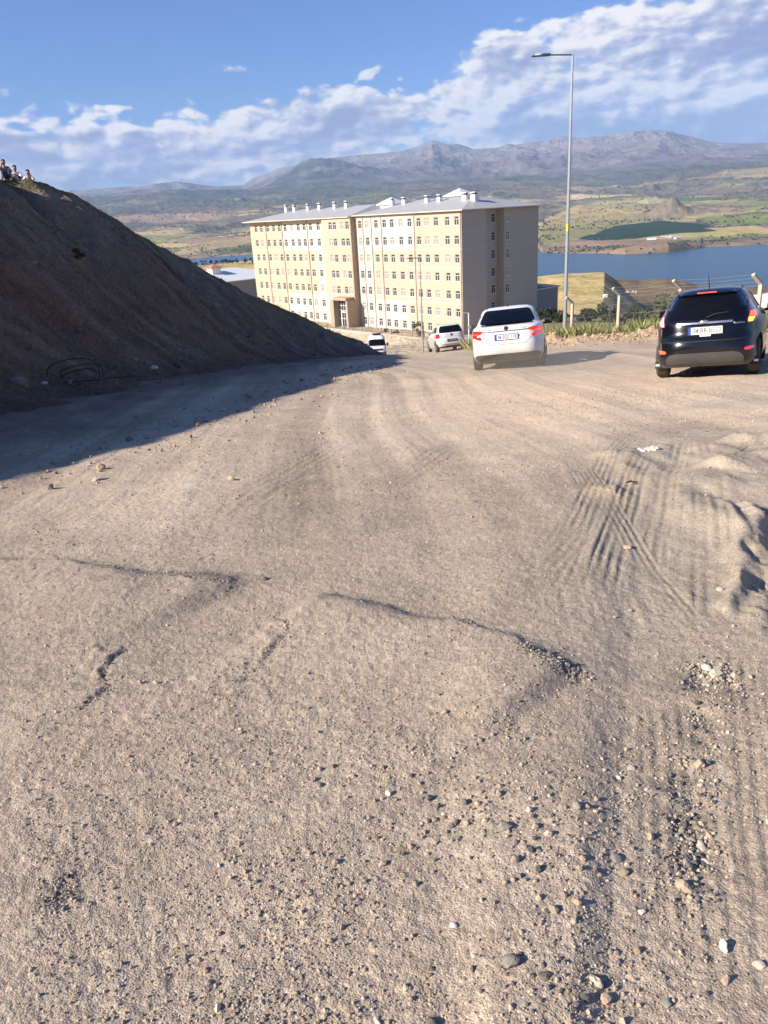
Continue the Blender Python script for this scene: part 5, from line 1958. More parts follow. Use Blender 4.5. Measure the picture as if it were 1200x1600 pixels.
F.patch([(1.372, -0.46, 0.46), (1.41, -0.42, 0.42)], 0.055, 0.09).build('roof_spoiler', M_black, blk, smooth=True)
MB().tube([(0.03, F.rear(0, 1.0) - 0.025, 1.0), (0.16, F.rear(0.2, 1.045) - 0.02, 1.05), (0.36, F.rear(0.36, 1.06) - 0.018, 1.065)], [0.014, 0.011, 0.007], 6).build('rear_wiper', M_plastic, blk)
MB().tube([(-0.02, -0.78, 1.468), (-0.02, -0.98, 1.72)], [0.009, 0.003], 6).build('antenna', M_plastic, blk)
seats(blk, -0.95, 0.05, 0.75, 0.48)
for x in (-0.725, 0.725):
    wheel(blk, x, -1.24, 0.30, 0.195)
    wheel(blk, x, 1.25, 0.30, 0.195)
    mirror(blk, math.copysign(0.86, x), 0.66, 1.02, M_black)
    fl = MB().box((x, -1.24 - 0.335, 0.245), (0.19, 0.015, 0.12)).build('mud_flap', M_seat, blk)
    MB().box((x, -1.24 - 0.346, 0.245), (0.17, 0.006, 0.035)).build('flap_label', M_plate if x < 0 else M_chrome, fl)
MB().box((0, 0, 0.26), (1.1, 3.2, 0.12)).tube([(-0.4, -1.86, 0.24), (-0.4, -1.5, 0.26)], 0.028, 8).build('underbody', M_dark, blk)
for s in (-1, 1):
    MB().tube([(s * 0.525, -1.34, 1.416), (s * 0.505, -0.85, 1.444), (s * 0.505, -0.3, 1.43)], 0.008, 5).build('roof_seam', M_plastic, blk)
b = hit(1037, 592, 6, 40)
put(blk, (b[0], b[1]), (-0.725, -1.24, 0), 28.0)

# ======== small white hatchback further down
pol = empty('hatchback_car')
tag(pol, 'small silvery white hatchback standing by the thin lamp post before the cream block', 'car')
V = Shell([(0.20, -1.72, 1.75, 0.72, 6), (0.30, -1.86, 1.86, 0.79, 5), (0.45, -1.93, 1.92, 0.82, 4.8), (0.60, -1.93, 1.93, 0.825, 4.6), (0.72, -1.87, 1.85, 0.825, 4.5), (0.86, -1.86, 1.45, 0.815, 4.5), (0.94, -1.84, 1.1, 0.80, 4.4),
           (1.02, -1.80, 0.9, 0.765, 4.4), (1.15, -1.71, 0.66, 0.715, 4.4), (1.30, -1.58, 0.30, 0.645, 4.2), (1.38, -1.48, 0.08, 0.60, 4), (1.43, -1.34, -0.12, 0.53, 3.4), (1.46, -1.05, -0.4, 0.36, 2.8)])
zs = list(np.linspace(0.2, 1.36, 26)) + [1.38, 1.405, 1.43, 1.445, 1.46]
rw_rows = [(1.0, -0.62, 0.62), (1.15, -0.61, 0.61), (1.30, -0.55, 0.55), (1.36, -0.50, 0.50)]
fw_rows = [(1.02, -0.62, 0.62), (1.34, -0.5, 0.5)]
sw = [[(-1.40, 1.04), (0.58, 1.0), (0.16, 1.33), (-1.15, 1.34)]]
car_body(pol, V, zs, M_silver, (-1.2, 1.24), 0.72, (0.55, 1.40, 0.05), (rounded(rw_rows), -2.3, -0.9), sw, (rounded(fw_rows), 0.0, 1.6))
V.patch(rw_rows, 0.003, 0.008).build('rear_window', M_glassd, pol, smooth=True)
V.patch(fw_rows, 0.0, 0.008, 'front').build('windscreen', M_glassd, pol, smooth=True)
for f_ in ('left', 'right'):
    V.patch([(1.03, -1.38, 0.55), (1.33, -1.14, 0.16)], -0.004, 0.006, f_).build('side_window', M_glassd, pol, smooth=True)
    V.patch([(1.03, -0.46, -0.34), (1.33, -0.44, -0.33)], 0.004, 0.012, f_, 3).build('door_pillar', M_silver, pol, smooth=True)
    V.patch([(0.5, -1.0, 1.0), (0.55, -1.0, 1.0)], 0.012, 0.02, f_, 8).build('side_strip', M_silver, pol, smooth=True)
for s in (-1, 1):
    V.patch([(z, min(a, b), max(a, b)) for z, a, b in ((0.74, s * 0.81, s * 0.63), (0.96, s * 0.795, s * 0.62))], 0.012, 0.03, nx=6).build('tail_light', M_red, pol, smooth=True)
V.patch([(0.42, -0.78, 0.78), (0.66, -0.80, 0.80)], 0.03, 0.05, nx=20).build('rear_bumper', M_silver, pol, smooth=True)
V.patch([(0.22, -0.72, 0.72), (0.30, -0.76, 0.76)], 0.012, 0.05, nx=20).build('rear_bumper_trim', M_plastic, pol, smooth=True)
number_plate(pol, V, '06 AV 512', 0.62, 0.0) if False else None
npz = MB().box((0, V.rear(0, 0.60) - 0.045, 0.60), (0.54, 0.016, 0.13)).build('number_plate', M_plastic, pol)
MB().box((0.03, V.rear(0, 0.60) - 0.056, 0.60), (0.40, 0.006, 0.07)).build('plate_face', M_chrome, npz)
bo = MB().lathe([(0.001, 0.016), (0.05, 0.014), (0.06, 0.004), (0.064, -0.01)], 20, 'Z').build('badge', M_badge, pol, smooth=True)
bo.location = (0, V.rear(0, 0.88) - 0.004, 0.88)
bo.rotation_euler = (rad(86), 0, 0)
seats(pol, -0.95, 0.0, 0.75, 0.46)
for x in (-0.72, 0.72):
    wheel(pol, x, -1.2, 0.29, 0.18)
    wheel(pol, x, 1.24, 0.29, 0.18)
    mirror(pol, math.copysign(0.82, x), 0.62, 1.0, M_silver)
MB().box((0, 0, 0.26), (1.1, 3.2, 0.12)).build('underbody', M_dark, pol)
b = hit(684, 551, 25, 80)
put(pol, (b[0], b[1]), (-0.72, -1.2, 0), -5.5)

# ======== white van coming up the road
van = empty('van')
tag(van, 'white high roof van coming up the shaded road below the bank', 'van')
T = Shell([(0.22, -2.7, 2.45, 0.90, 8), (0.35, -2.78, 2.62, 0.96, 7), (0.55, -2.8, 2.72, 0.985, 6), (0.85, -2.8, 2.70, 0.99, 6), (1.05, -2.8, 2.55, 0.99, 6), (1.18, -2.8, 2.25, 0.985, 6), (1.26, -2.8, 1.98, 0.975, 6),
           (1.40, -2.8, 1.86, 0.965, 6), (1.80, -2.79, 1.50, 0.93, 6), (2.05, -2.78, 1.25, 0.90, 5.5), (2.30, -2.75, 0.92, 0.86, 5), (2.45, -2.68, 0.62, 0.80, 4.5), (2.53, -2.5, 0.3, 0.68, 4), (2.56, -2.2, 0.0, 0.5, 3)])
zs = list(np.linspace(0.22, 2.3, 30)) + [2.38, 2.45, 2.49, 2.53, 2.55, 2.56]
fw_rows = [(1.28, -0.86, 0.86), (1.45, -0.86, 0.86), (1.92, -0.80, 0.80), (1.98, -0.76, 0.76)]
sw = [[(0.55, 1.25), (1.75, 1.25), (1.35, 1.9), (0.55, 1.9)]]
car_body(van, T, zs, M_white, (-1.75, 1.75), 0.83, (0.7, 2.1, 0.07), None, sw, (rounded(fw_rows), 0.7, 2.6), 0.34)
T.patch(fw_rows, 0.003, 0.01, 'front', 16).build('windscreen', M_glassd, van, smooth=True)
for f_ in ('left', 'right'):
    T.patch([(1.27, 0.57, 1.70), (1.88, 0.57, 1.33)], -0.004, 0.006, f_).build('side_window', M_glassd, van, smooth=True)
T.patch([(0.30, -0.86, 0.86), (0.42, -0.93, 0.93), (0.58, -0.93, 0.93)], 0.012, 0.04, 'front', 20).build('front_bumper', M_plastic, van, smooth=True)
T.patch([(0.74, -0.52, 0.52), (0.95, -0.60, 0.60)], 0.012, 0.03, 'front', 12).build('grille', M_plastic, van, smooth=True)
for s in (-1, 1):
    T.patch([(z, min(a, b), max(a, b)) for z, a, b in ((0.76, s * 0.90, s * 0.62), (1.02, s * 0.93, s * 0.72))], 0.012, 0.03, 'front', 6).build('headlight', M_pink, van, smooth=True)
    mb = MB().box((s * 1.13, 1.45, 1.42), (0.20, 0.12, 0.34)).box((s * 1.0, 1.45, 1.36), (0.2, 0.05, 0.06))
    mb.build('mirror', M_plastic, van, bevel=0.03)
MB().box((0, 0.35, 2.60), (0.95, 0.9, 0.12)).build('roof_hatch', M_greyplastic, van, bevel=0.03)
for x in (-0.83, 0.83):
    wheel(van, x, -1.75, 0.34, 0.22)
    wheel(van, x, 1.75, 0.34, 0.22)
for x in (-0.42, 0.42):
    MB().box((x, 0.55, 1.35), (0.5, 0.14, 0.7)).box((x, 0.50, 1.80), (0.28, 0.1, 0.2)).build('seat', M_seat, van, bevel=0.05)
vb = hit(591, 558, 20, 140)
vb = at(591, 556, 84)
put(van, (vb[0], vb[1]), (0, 2.5, 0), 178.0)
# ------------------------------------------------------------------ stones, plants, people, odds and ends
rng = np.random.default_rng(11)


def ico(sub):
    bm = bmesh.new()
    bmesh.ops.create_icosphere(bm, subdivisions=sub, radius=1.0)
    V = np.array([v.co[:] for v in bm.verts])
    F = np.array([[v.index for v in f.verts] for f in bm.faces])
    bm.free()
    return V, F


ICO1, ICO2, ICO3 = ico(1), ico(2), ico(3)


def vmat(name, rough=0.9, spec=0.2, nscale=60, bump=0.4, bd=0.004):
    m, nt = new_mat(name)
    tc = nt.node('ShaderNodeTexCoord').outputs['Object']
    vc = nt.node('ShaderNodeAttribute', attribute_name='Col').outputs['Color']
    nz = nt.noise(tc, nscale, 5, 0.65)
    nt.l.new(nt.mix(1.0, vc, nt.ramp(nz, [(0.3, 0.75), (0.5, 1.0), (0.7, 1.25)]), 'MULTIPLY'), nt.p.inputs['Base Color'])
    nt.p.inputs['Roughness'].default_value = rough
    nt.p.inputs['Specular IOR Level'].default_value = spec
    nt.l.new(nt.bump(nz, bump, bd), nt.p.inputs['Normal'])
    return m


M_stone = vmat('stone')
M_leaf = vmat('leaves', 0.8, 0.2, 3, 0.0)
STONE_PAL = np.array([[0.43, 0.345, 0.25], [0.31, 0.27, 0.235], [0.56, 0.48, 0.38], [0.15, 0.14, 0.13], [0.40, 0.29, 0.20], [0.38, 0.31, 0.23]])
STONE_W = np.array([0.36, 0.20, 0.12, 0.04, 0.04, 0.24])


def rocks(P, rad_, col, base=ICO1, sink=0.25, flat=(0.55, 0.95)):
    """many rough stones in one mesh"""
    n = len(P)
    V0, F0 = base
    k = len(V0)
    d = rng.normal(0, 0.16, (n, k, 3)) if k < 30 else rng.normal(0, 0.07, (n, k, 3))
    V = V0[None] * (1 + d)
    if k > 30:
        w = rng.normal(0, 1, (n, 3, 3))
        for j in range(3):
            V *= 1 + 0.12 * np.sin(2.2 * np.einsum('nkj,nj->nk', V0[None] + 0 * V, w[:, j]) + rng.uniform(0, 6, (n, 1)))[:, :, None]
    s = np.stack([rng.uniform(0.75, 1.25, n), rng.uniform(0.65, 1.0, n), rng.uniform(*flat, n)], -1)
    V = V * s[:, None, :]
    a = rng.uniform(0, 2 * np.pi, n)
    ca, sa = np.cos(a)[:, None], np.sin(a)[:, None]
    x = V[:, :, 0] * ca - V[:, :, 1] * sa
    y = V[:, :, 0] * sa + V[:, :, 1] * ca
    V = np.stack([x, y, V[:, :, 2]], -1) * rad_[:, None, None]
    V = V + P[:, None, :]
    V[:, :, 2] += (rad_ * s[:, 2] * (1 - 2 * sink))[:, None]
    F = (F0[None] + (np.arange(n) * k)[:, None, None]).reshape(-1, 3)
    C_ = np.repeat(col[:, None, :], k, 1).reshape(-1, 3)
    return V.reshape(-1, 3), F, C_


def stone_cols(n, w=STONE_W):
    c = STONE_PAL[rng.choice(len(STONE_PAL), n, p=w / w.sum())]
    return np.clip(c * rng.uniform(0.75, 1.2, (n, 1)), 0.02, 0.8)


# ---- loose gravel over the yard
n = N_GRAVEL
r = np.exp(rng.uniform(math.log(1.0), math.log(13.0), n))
a = np.radians(rng.uniform(-1, 1, n) * np.interp(r, [1, 2, 4, 13], [40, 33, 29, 27]) + 1.0)
px_, py_ = r * np.sin(a), r * np.cos(a)
dens = fbm(px_ * 0.9, py_ * 0.9, 401, 3) * 0.6 + fbm(px_ * 3, py_ * 3, 403, 2) * 0.4
kp = dens > rng.uniform(0.36, 0.66, n)
gsk = soft_poly(px_, py_, GREYSAND, 0.3, 97)
kp &= rng.uniform(0, 1, n) > gsk * 0.75
px_, py_, r = px_[kp], py_[kp], r[kp]
size = np.maximum(0.0024, 0.00056 * r) * np.exp(rng.normal(0, 0.42, len(r)))
size = np.where(rng.uniform(0, 1, len(r)) < 0.02, size * 1.9, size)
size = np.minimum(size, 0.013)
cols_ = stone_cols(len(r))
ex = []
for poly, m_, w_, s0, dark in ((RUT, 900, 0.09, 0.0042, 0.3), (LIP_B[5:], 700, 0.055, 0.0038, 0.5), (LIP_A[3:], 350, 0.05, 0.0038, 0.5), (CRACK, 220, 0.022, 0.0035, 0.5), (CURL, 200, 0.03, 0.0034, 0.4), (gl((1090, 1045), (1110, 1040), (1130, 1055), (1150, 1075)), 300, 0.08, 0.0055, 0.15),
                               (gl((95, 1370), (105, 1400), (85, 1420)), 140, 0.035, 0.0035, 0.5), (gl((820, 1500), (900, 1540), (960, 1590)), 110, 0.16, 0.0045, 0.3), (gl((1060, 1270), (1090, 1310), (1075, 1350)), 250, 0.04, 0.005, 0.3), (gl((650, 1250), (760, 1290), (880, 1350)), 160, 0.2, 0.007, 0.2)):
    pp_ = np.asarray(poly)
    k = rng.integers(0, len(pp_) - 1, m_)
    t = rng.uniform(0, 1, m_)
    q = pp_[k] * (1 - t[:, None]) + pp_[k + 1] * t[:, None] + rng.normal(0, w_ * 0.6, (m_, 2))
    sz = s0 * np.exp(rng.normal(0, 0.4, m_))
    cc_ = stone_cols(m_)
    dk = rng.uniform(0, 1, m_) < dark
    cc_[dk] = np.array([0.105, 0.10, 0.105]) * rng.uniform(0.7, 1.5, (dk.sum(), 1))
    ex.append((q, sz, cc_))
px_ = np.concatenate([px_] + [e[0][:, 0] for e in ex])
py_ = np.concatenate([py_] + [e[0][:, 1] for e in ex])
size = np.concatenate([size] + [e[1] for e in ex])
cols_ = np.concatenate([cols_] + [e[2] for e in ex])
P = np.stack([px_, py_, gz_at(px_, py_)], -1)
V, F, C_ = rocks(P, size, cols_, ICO1, 0.3)
tag(link('gravel', npmesh('gravel', V, F, M_stone, False, C_)), 'loose angular gravel scattered over the dirt', 'gravel', kind='stuff')

# ---- rubble on the verge, at the foot of the bank and on its face
n = 4200
x = rng.uniform(4.5, 15, n)
y = 28.2 - (x - 8) * 0.25 + rng.normal(0, 1.1, n)
sz = 0.020 * np.exp(rng.normal(0, 0.55, n))
P = np.stack([x, y, gz_at(x, y)], -1)
c1 = np.array([0.42, 0.30, 0.20]) * rng.uniform(0.7, 1.35, (n, 1))
sets = [rocks(P, sz, c1, ICO1)]
n = 5200
bx_ = rng.uniform(-18, 2, n)
by_ = rng.uniform(4, 72, n)
zb_, drb, alb, dz = bank_surface(bx_, by_)
keepb = ((dz > 0.05) & (drb > 0.3) & (rng.uniform(0, 1, n) < 0.5)) | ((dz <= 0.05) & (dz > -2.6))
bx_, by_, dz = bx_[keepb], by_[keepb], dz[keepb]
P = np.stack([bx_, by_, top_at(bx_, by_)], -1)
m_ = len(P)
sz = 0.034 * np.exp(rng.normal(0, 0.6, m_)) * np.where(dz > -1.4, 1.0, 0.6)
c2 = np.array([0.22, 0.17, 0.135]) * rng.uniform(0.6, 1.6, (m_, 1))
c2[rng.uniform(0, 1, m_) < 0.02] = (0.38, 0.34, 0.30)
sets.append(rocks(P, sz, c2, ICO1))
# a line of clods along the shaded edge of the road
n = 900
y = rng.uniform(7, 30, n)
x = np.interp(y, [7, 9.4, 15.5, 27], [-4.2, -3.3, -1.9, 0.4]) + rng.normal(-0.4, 0.8, n)
P = np.stack([x, y, gz_at(x, y)], -1)
sets.append(rocks(P, 0.016 * np.exp(rng.normal(0, 0.5, n)), stone_cols(n), ICO1))
off = 0
Vs, Fs, Cs = [], [], []
for v, f, c in sets:
    Vs.append(v)
    Fs.append(f + off)
    Cs.append(c)
    off += len(v)
tag(link('rubble', npmesh('rubble', np.vstack(Vs), np.vstack(Fs), M_stone, False, np.vstack(Cs))), 'clods and broken stone along the bank and the verge', 'rubble', kind='stuff')

# ---- stones one can point at
GREY, PALE_, DARK, TAN, PINK, WHITE_, GREEN_ = (0.20, 0.195, 0.20), (0.56, 0.49, 0.40), (0.085, 0.085, 0.09), (0.47, 0.36, 0.25), (0.52, 0.38, 0.30), (0.68, 0.64, 0.58), (0.22, 0.26, 0.22)
STONES = [
    (798, 1496, 32, GREY, 'largest dark grey stone on the dirt, near the bottom edge of the photo'),
    (932, 1530, 22, PALE_, 'round pale beige pebble on the dirt below the wheel ruts'),
    (945, 1557, 18, TAN, 'tan pebble just under the round pale beige pebble'),
    (790, 1288, 26, GREY, 'flat grey stone with a smaller stone at its side, mid yard'),
    (776, 1290, 12, DARK, 'small dark stone touching the flat grey stone'),
    (962, 1337, 20, GREY, 'lone grey stone on smooth dirt left of the dark rut'),
    (1097, 1309, 18, PALE_, 'pale round stone lying in the gravel of the dark rut'),
    (1104, 1334, 14, PALE_, 'small pale stone just below the round one in the rut'),
    (1068, 1380, 24, TAN, 'sandy coloured flat stone at the lower end of the rut'),
    (713, 1285, 12, DARK, 'small dark stone left of the flat grey stone'),
    (549, 1215, 12, PALE_, 'lone little beige stone in the middle of the yard'),
    (415, 902, 11, DARK, 'small dark stone between the two broken lips of the dirt'),
    (982, 853, 15, PINK, 'pinkish stone sitting on the tyre track'),
    (1131, 1476, 18, WHITE_, 'whitish rough stone on the smooth dirt near the corner'),
    (1187, 1502, 18, PALE_, 'pale speckled stone at the right edge of the photo'),
    (1093, 1188, 20, TAN, 'flat tan stone right of the upper rut'),
    (1003, 1424, 11, WHITE_, 'small white pebble below the lone grey stone'),
    (851, 1520, 17, DARK, 'dark stone right below the largest dark grey stone'),
    (1134, 1531, 15, PINK, 'reddish tan stone near the lower right corner'),
    (1041, 1565, 14, GREEN_, 'small grey green stone at the bottom edge'),
    (987, 1195, 14, PALE_, 'pale chip on the dirt left of the upper rut'),
    (811, 1366, 14, GREY, 'grey pebble below the flat grey stone'),
    (740, 1490, 10, PALE_, 'small pale pebble beside a hollow near the bottom edge'),
    (709, 1444, 14, WHITE_, 'white pebble beside a darker one left of the largest stone'),
    (1105, 1033, 16, WHITE_, 'white stone at the top end of the rut'),
    (1120, 1046, 22, PALE_, 'biggest pale stone in the heap at the top of the rut'),
    (1125, 918, 14, PALE_, 'flat pale stone lying on the edge of the sand furrows'),
    (361, 747, 12, TAN, 'tan stone on the sunny strip beside the bank shadow'),
    (152, 747, 17, PALE_, 'flat pale stone on the strip below the shadow edge'),
    (500, 670, 9, TAN, 'small tan stone close to the shadow edge, far up the strip'),
]
for i, (sx_, sy_, w_, c_, lab) in enumerate(STONES):
    g = hit(sx_, sy_ + w_ * 0.25)
    z = float(GROUND(g[0], g[1]))
    rad_m = w_ * float((g - CAM) @ _f) / FPX / 2
    V, F, C_ = rocks(np.array([[0, 0, 0.0]]), np.array([rad_m]), np.array([c_]) * 0.72 + np.array([[0.36, 0.29, 0.215]]) * 0.28, ICO2, 0.3, (0.5, 0.75))
    o = link('stone', npmesh('stone', V, F, M_stone, False, C_))
    o.location = (g[0], g[1], z)
    tag(o, lab, 'stone', 'loose stones on the dirt')
for i in range(130):
    rr = math.exp(rng.uniform(math.log(1.2), math.log(4.2)))
    aa = rad(rng.uniform(-8, 29))
    gx_, gy_ = rr * math.sin(aa), rr * math.cos(aa)
    rad_m = 0.0062 * math.exp(rng.normal(0, 0.28))
    V, F, C_ = rocks(np.array([[0, 0, 0.0]]), np.array([rad_m]), stone_cols(1), ICO2, 0.25, (0.5, 0.85))
    o = link('pebble', npmesh('pebble', V, F, M_stone, False, C_))
    o.location = (gx_, gy_, float(GROUND(gx_, gy_)))
    tag(o, 'thumb sized pebble loose on the dirt', 'pebble', 'thumb sized pebbles strewn over the yard')


def lump(name, px, py, wpx, col, lab, cat, n=26, flat=(0.25, 0.5), spread=0.5):
    g = hit(px, py)
    ax = float((g - CAM) @ _f)
    R_ = wpx * ax / FPX / 2
    q = rng.normal(0, spread * R_ * 0.6, (n, 2))
    q[:, 0] *= 1.3
    z = gz_at(g[0] + q[:, 0], g[1] + q[:, 1]) - float(GROUND(g[0], g[1]))
    V, F, C_ = rocks(np.stack([q[:, 0], q[:, 1], z], -1), R_ * 0.26 * np.exp(rng.normal(0, 0.4, n)), np.array(col)[None] * rng.uniform(0.8, 1.15, (n, 1)), ICO2, 0.3, flat)
    o = link(name, npmesh(name, V, F, M_stone, False, C_))
    o.location = (g[0], g[1], float(GROUND(g[0], g[1])))
    tag(o, lab, cat)
    return o


tag(lump('plaster_rubble', 1015, 713, 36, (0.62, 0.58, 0.50), 'crumbled patch of white plaster lying on the grey sand', 'rubble'), kind='stuff')
# twig by the little sand heap
g = hit(978, 762)
tw = MB().tube([(0, 0, 0.01), (0.035, 0.005, 0.018), (0.075, 0.0, 0.008), (0.10, 0.012, 0.012)], [0.007, 0.009, 0.007, 0.003], 6)
tw.tube([(0.035, 0.005, 0.018), (0.05, 0.03, 0.03)], [0.005, 0.002], 5)
o = tw.build('twig', pmat('dry_wood', (0.05, 0.04, 0.035), 0.9), smooth=True)
o.location = (g[0], g[1], float(GROUND(g[0], g[1])) + 0.02)
tag(o, 'short dark twig lying beside the little heap of pale sand', 'twig')


def hit_top(px, py, lo=4.0, hi=60.0):
    d = ray(px, py)
    t = np.linspace(lo, hi, 3000)
    Q = CAM[None] + d[None] * t[:, None]
    return Q[int(np.argmax(Q[:, 2] < top_at(Q[:, 0], Q[:, 1])))]


def bag(px, py, wpx, lab):
    g = hit_top(px, py)
    R_ = wpx * float((g - CAM) @ _f) / FPX / 2
    V = ICO3[0].copy()
    k = 0.65 + 0.7 * fbm(V[:, 0] * 3 + px, V[:, 1] * 3 + V[:, 2] * 2, 7, 3)
    V = V * k[:, None] * np.array([1, 0.8, 0.55]) * R_
    V[:, 2] += R_ * 0.35
    o = link('plastic_bag', npmesh('plastic_bag', V, ICO3[1], pmat('plastic_bag', (0.62, 0.62, 0.64), 0.4), False))
    o.location = (g[0], g[1], float(top_at(g[0], g[1])[0]))
    tag(o, lab, 'litter')


bag(241, 577, 12, 'crumpled white plastic bag at the foot of the dark bank')
bag(70, 600, 9, 'pale scrap of plastic lying near the black cable loops')

# loops of black cable at the foot of the bank
g = hit_top(118, 598)
ax = float((g - CAM) @ _f)
k = ax / FPX
hz0 = float(g[2])
cb = MB()
for (w_, h_, dx, dy, ph) in ((78, 34, 0, 0, 0.0), (64, 22, 6, 0.25, 0.2), (50, 12, 0, 0.4, -0.2)):
    pts = [(dx * k + w_ * k / 2 * math.cos(t), dy + 0.25 * math.sin(t * 2 + ph), 0.02 + h_ * k * max(math.sin(t), 0) ** 0.7) for t in np.linspace(math.pi * 1.05, -0.08, 22)]
    cb.tube(pts, 0.014, 7)
cb.tube([(-0.75, 0.0, 0.02), (-0.2, -0.2, 0.03), (0.6, -0.1, 0.03), (1.5, 0.2, 0.03)], 0.013, 7)
o = cb.build('cable', pmat('black_cable', (0.015, 0.015, 0.016), 0.5), smooth=True)
o.location = (g[0], g[1], hz0 + 0.03)
tag(o, 'loops of black cable springing up at the foot of the bank', 'cable')

# ---- grass on the verge
n = N_GRASS
x = rng.uniform(4.6, 15.5, n)
y = 29.0 + rng.gamma(2.0, 1.9, n) - (x - 8) * 0.25
d_ = fbm(x * 0.8, y * 0.8, 421, 3)
kp = (d_ > rng.uniform(0.36, 0.60, n)) & (y < 44) & (np.hypot(x - 6.5, y - 27) > 0.5)
x, y = x[kp], y[kp]
n = len(x)
z = gz_at(x, y)
hgt = rng.uniform(0.12, 0.60, n) * (0.2 + 1.9 * fbm(x * 0.5, y * 0.5, 423, 3))
bend = rng.normal(0, 0.20, (n, 2))
wd = rng.uniform(0.007, 0.016, n)
aa = rng.uniform(0, np.pi, n)
dx, dy = np.cos(aa) * wd, np.sin(aa) * wd
V = np.stack([np.stack([x - dx, y - dy, z - 0.02], -1), np.stack([x + dx, y + dy, z - 0.02], -1),
              np.stack([x + bend[:, 0] * 0.5 + dx * 0.6, y + bend[:, 1] * 0.5 + dy * 0.6, z + hgt * 0.6], -1),
              np.stack([x + bend[:, 0], y + bend[:, 1], z + hgt], -1)], 1).reshape(-1, 3)
i4 = np.arange(n)[:, None] * 4
F = np.concatenate([i4 + np.array([[0, 1, 2]]), i4 + np.array([[0, 2, 3]])])
gc = np.where(rng.uniform(0, 1, (n, 1)) < 0.3, np.array([[0.36, 0.30, 0.14]]), np.array([[0.20, 0.22, 0.085]])) * rng.uniform(0.7, 1.3, (n, 1))
tag(link('grass', npmesh('grass', V, F, M_leaf, False, np.repeat(gc, 4, 0))), 'tall green and straw grass on the verge under the fence', 'grass', kind='stuff')
# dry weeds along the crest of the bank
n = 7000
t = rng.uniform(0, 1, n)
seg = np.hypot(*(CREST[1:, :2] - CREST[:-1, :2]).T)
cum = np.concatenate([[0], np.cumsum(seg)]) / seg.sum()
x = np.interp(t, cum, CREST[:, 0]) + rng.normal(-0.1, 0.5, n)
y = np.interp(t, cum, CREST[:, 1]) + rng.normal(0, 0.4, n)
kp = (fbm(x * 0.7, y * 0.7, 431, 3) > 0.47) & ((y > 44) | (rng.uniform(0, 1, n) < 0.25)) & (np.abs(y - 38) > 4)
x, y = x[kp], y[kp]
n = len(x)
z = bank_surface(x, y)[0]
hgt = rng.uniform(0.08, 0.30, n)
bend = rng.normal(0, 0.10, (n, 2))
wd = 0.012
aa = rng.uniform(0, np.pi, n)
dx, dy = np.cos(aa) * wd, np.sin(aa) * wd
V = np.stack([np.stack([x - dx, y - dy, z - 0.03], -1), np.stack([x + dx, y + dy, z - 0.03], -1), np.stack([x + bend[:, 0], y + bend[:, 1], z + hgt], -1)], 1).reshape(-1, 3)
F = np.arange(n * 3).reshape(-1, 3)
gc = np.array([[0.27, 0.235, 0.12]]) * rng.uniform(0.5, 1.3, (n, 1))
tag(link('weeds', npmesh('weeds', V, F, M_leaf, False, np.repeat(gc, 3, 0))), 'dry weeds fringing the crest of the bank', 'weeds', kind='stuff')


# ---- bushes and trees
def crown_mesh(name, R_, Hh, n, col, leaf, seed, low=0.15):
    """leaf-sized faces spread through an uneven crown"""
    r_ = np.random.default_rng(seed)
    m = 7
    cl = np.stack([r_.normal(0, 0.45, m) * R_, r_.normal(0, 0.45, m) * R_, r_.uniform(low, 0.85, m) * Hh], -1)
    cr = r_.uniform(0.35, 0.6, m) * min(R_, Hh * 0.6)
    k = r_.integers(0, m, n)
    d = r_.normal(0, 1, (n, 3))
    d /= np.linalg.norm(d, axis=1)[:, None]
    q = cl[k] + d * (cr[k] * r_.uniform(0.45, 1.0, n) ** 0.5)[:, None] * np.array([1, 1, 0.8])
    q[:, 2] = np.abs(q[:, 2])
    u = r_.normal(0, 1, (n, 3))
    u /= np.linalg.norm(u, axis=1)[:, None]
    w = np.cross(u, r_.normal(0, 1, (n, 3)))
    w /= np.linalg.norm(w, axis=1)[:, None]
    s = (leaf * r_.uniform(0.6, 1.4, n))[:, None]
    V = np.stack([q - u * s, q + w * s * 0.5, q + u * s, q - w * s * 0.5], 1).reshape(-1, 3)
    F = np.arange(n * 4).reshape(-1, 4)
    c = np.array(col)[None] * r_.uniform(0.6, 1.35, (n, 1))
    c = c * np.array([1, 1, 1]) + (r_.uniform(0, 1, (n, 1)) < 0.15) * np.array([[0.03, 0.025, 0.0]])
    return npmesh(name, V, F, M_leaf, False, np.repeat(np.clip(c, 0.005, 1), 4, 0))


M_bark = pmat('bark', (0.10, 0.075, 0.055), 0.95, var=0.3, vscale=8)


def plant(kind, x, y, R_, Hh, col, lab, grp, n=900, leaf=0.10, seed=1, trunk=0.0, z=None):
    z = float(H(np.array([x]), np.array([y]))[0]) if z is None else z
    o = empty(kind, (x, y, z - 0.05))
    t = MB()
    hh_ = max(trunk, Hh * 0.25)
    t.tube([(0, 0, -0.2), (0.02 * R_, 0, hh_ * 0.5), (0.05 * R_, 0.02, hh_)], [0.05 * R_ + 0.03, 0.04 * R_ + 0.02, 0.03 * R_ + 0.01], 6)
    for k in range(4):
        b = 1.57 * k + seed
        t.tube([(0.03 * R_, 0, hh_ * 0.7), (0.3 * R_ * math.cos(b), 0.3 * R_ * math.sin(b), hh_ + 0.3 * Hh)], [0.025 * R_ + 0.01, 0.008 * R_ + 0.004], 5)
    t.build('trunk', M_bark, o)
    c = link('crown', crown_mesh('crown', R_, Hh, n, col, leaf, seed), o)
    c.location = (0, 0, trunk)
    tag(o, lab, 'bush' if trunk == 0 else 'tree', grp)
    return o


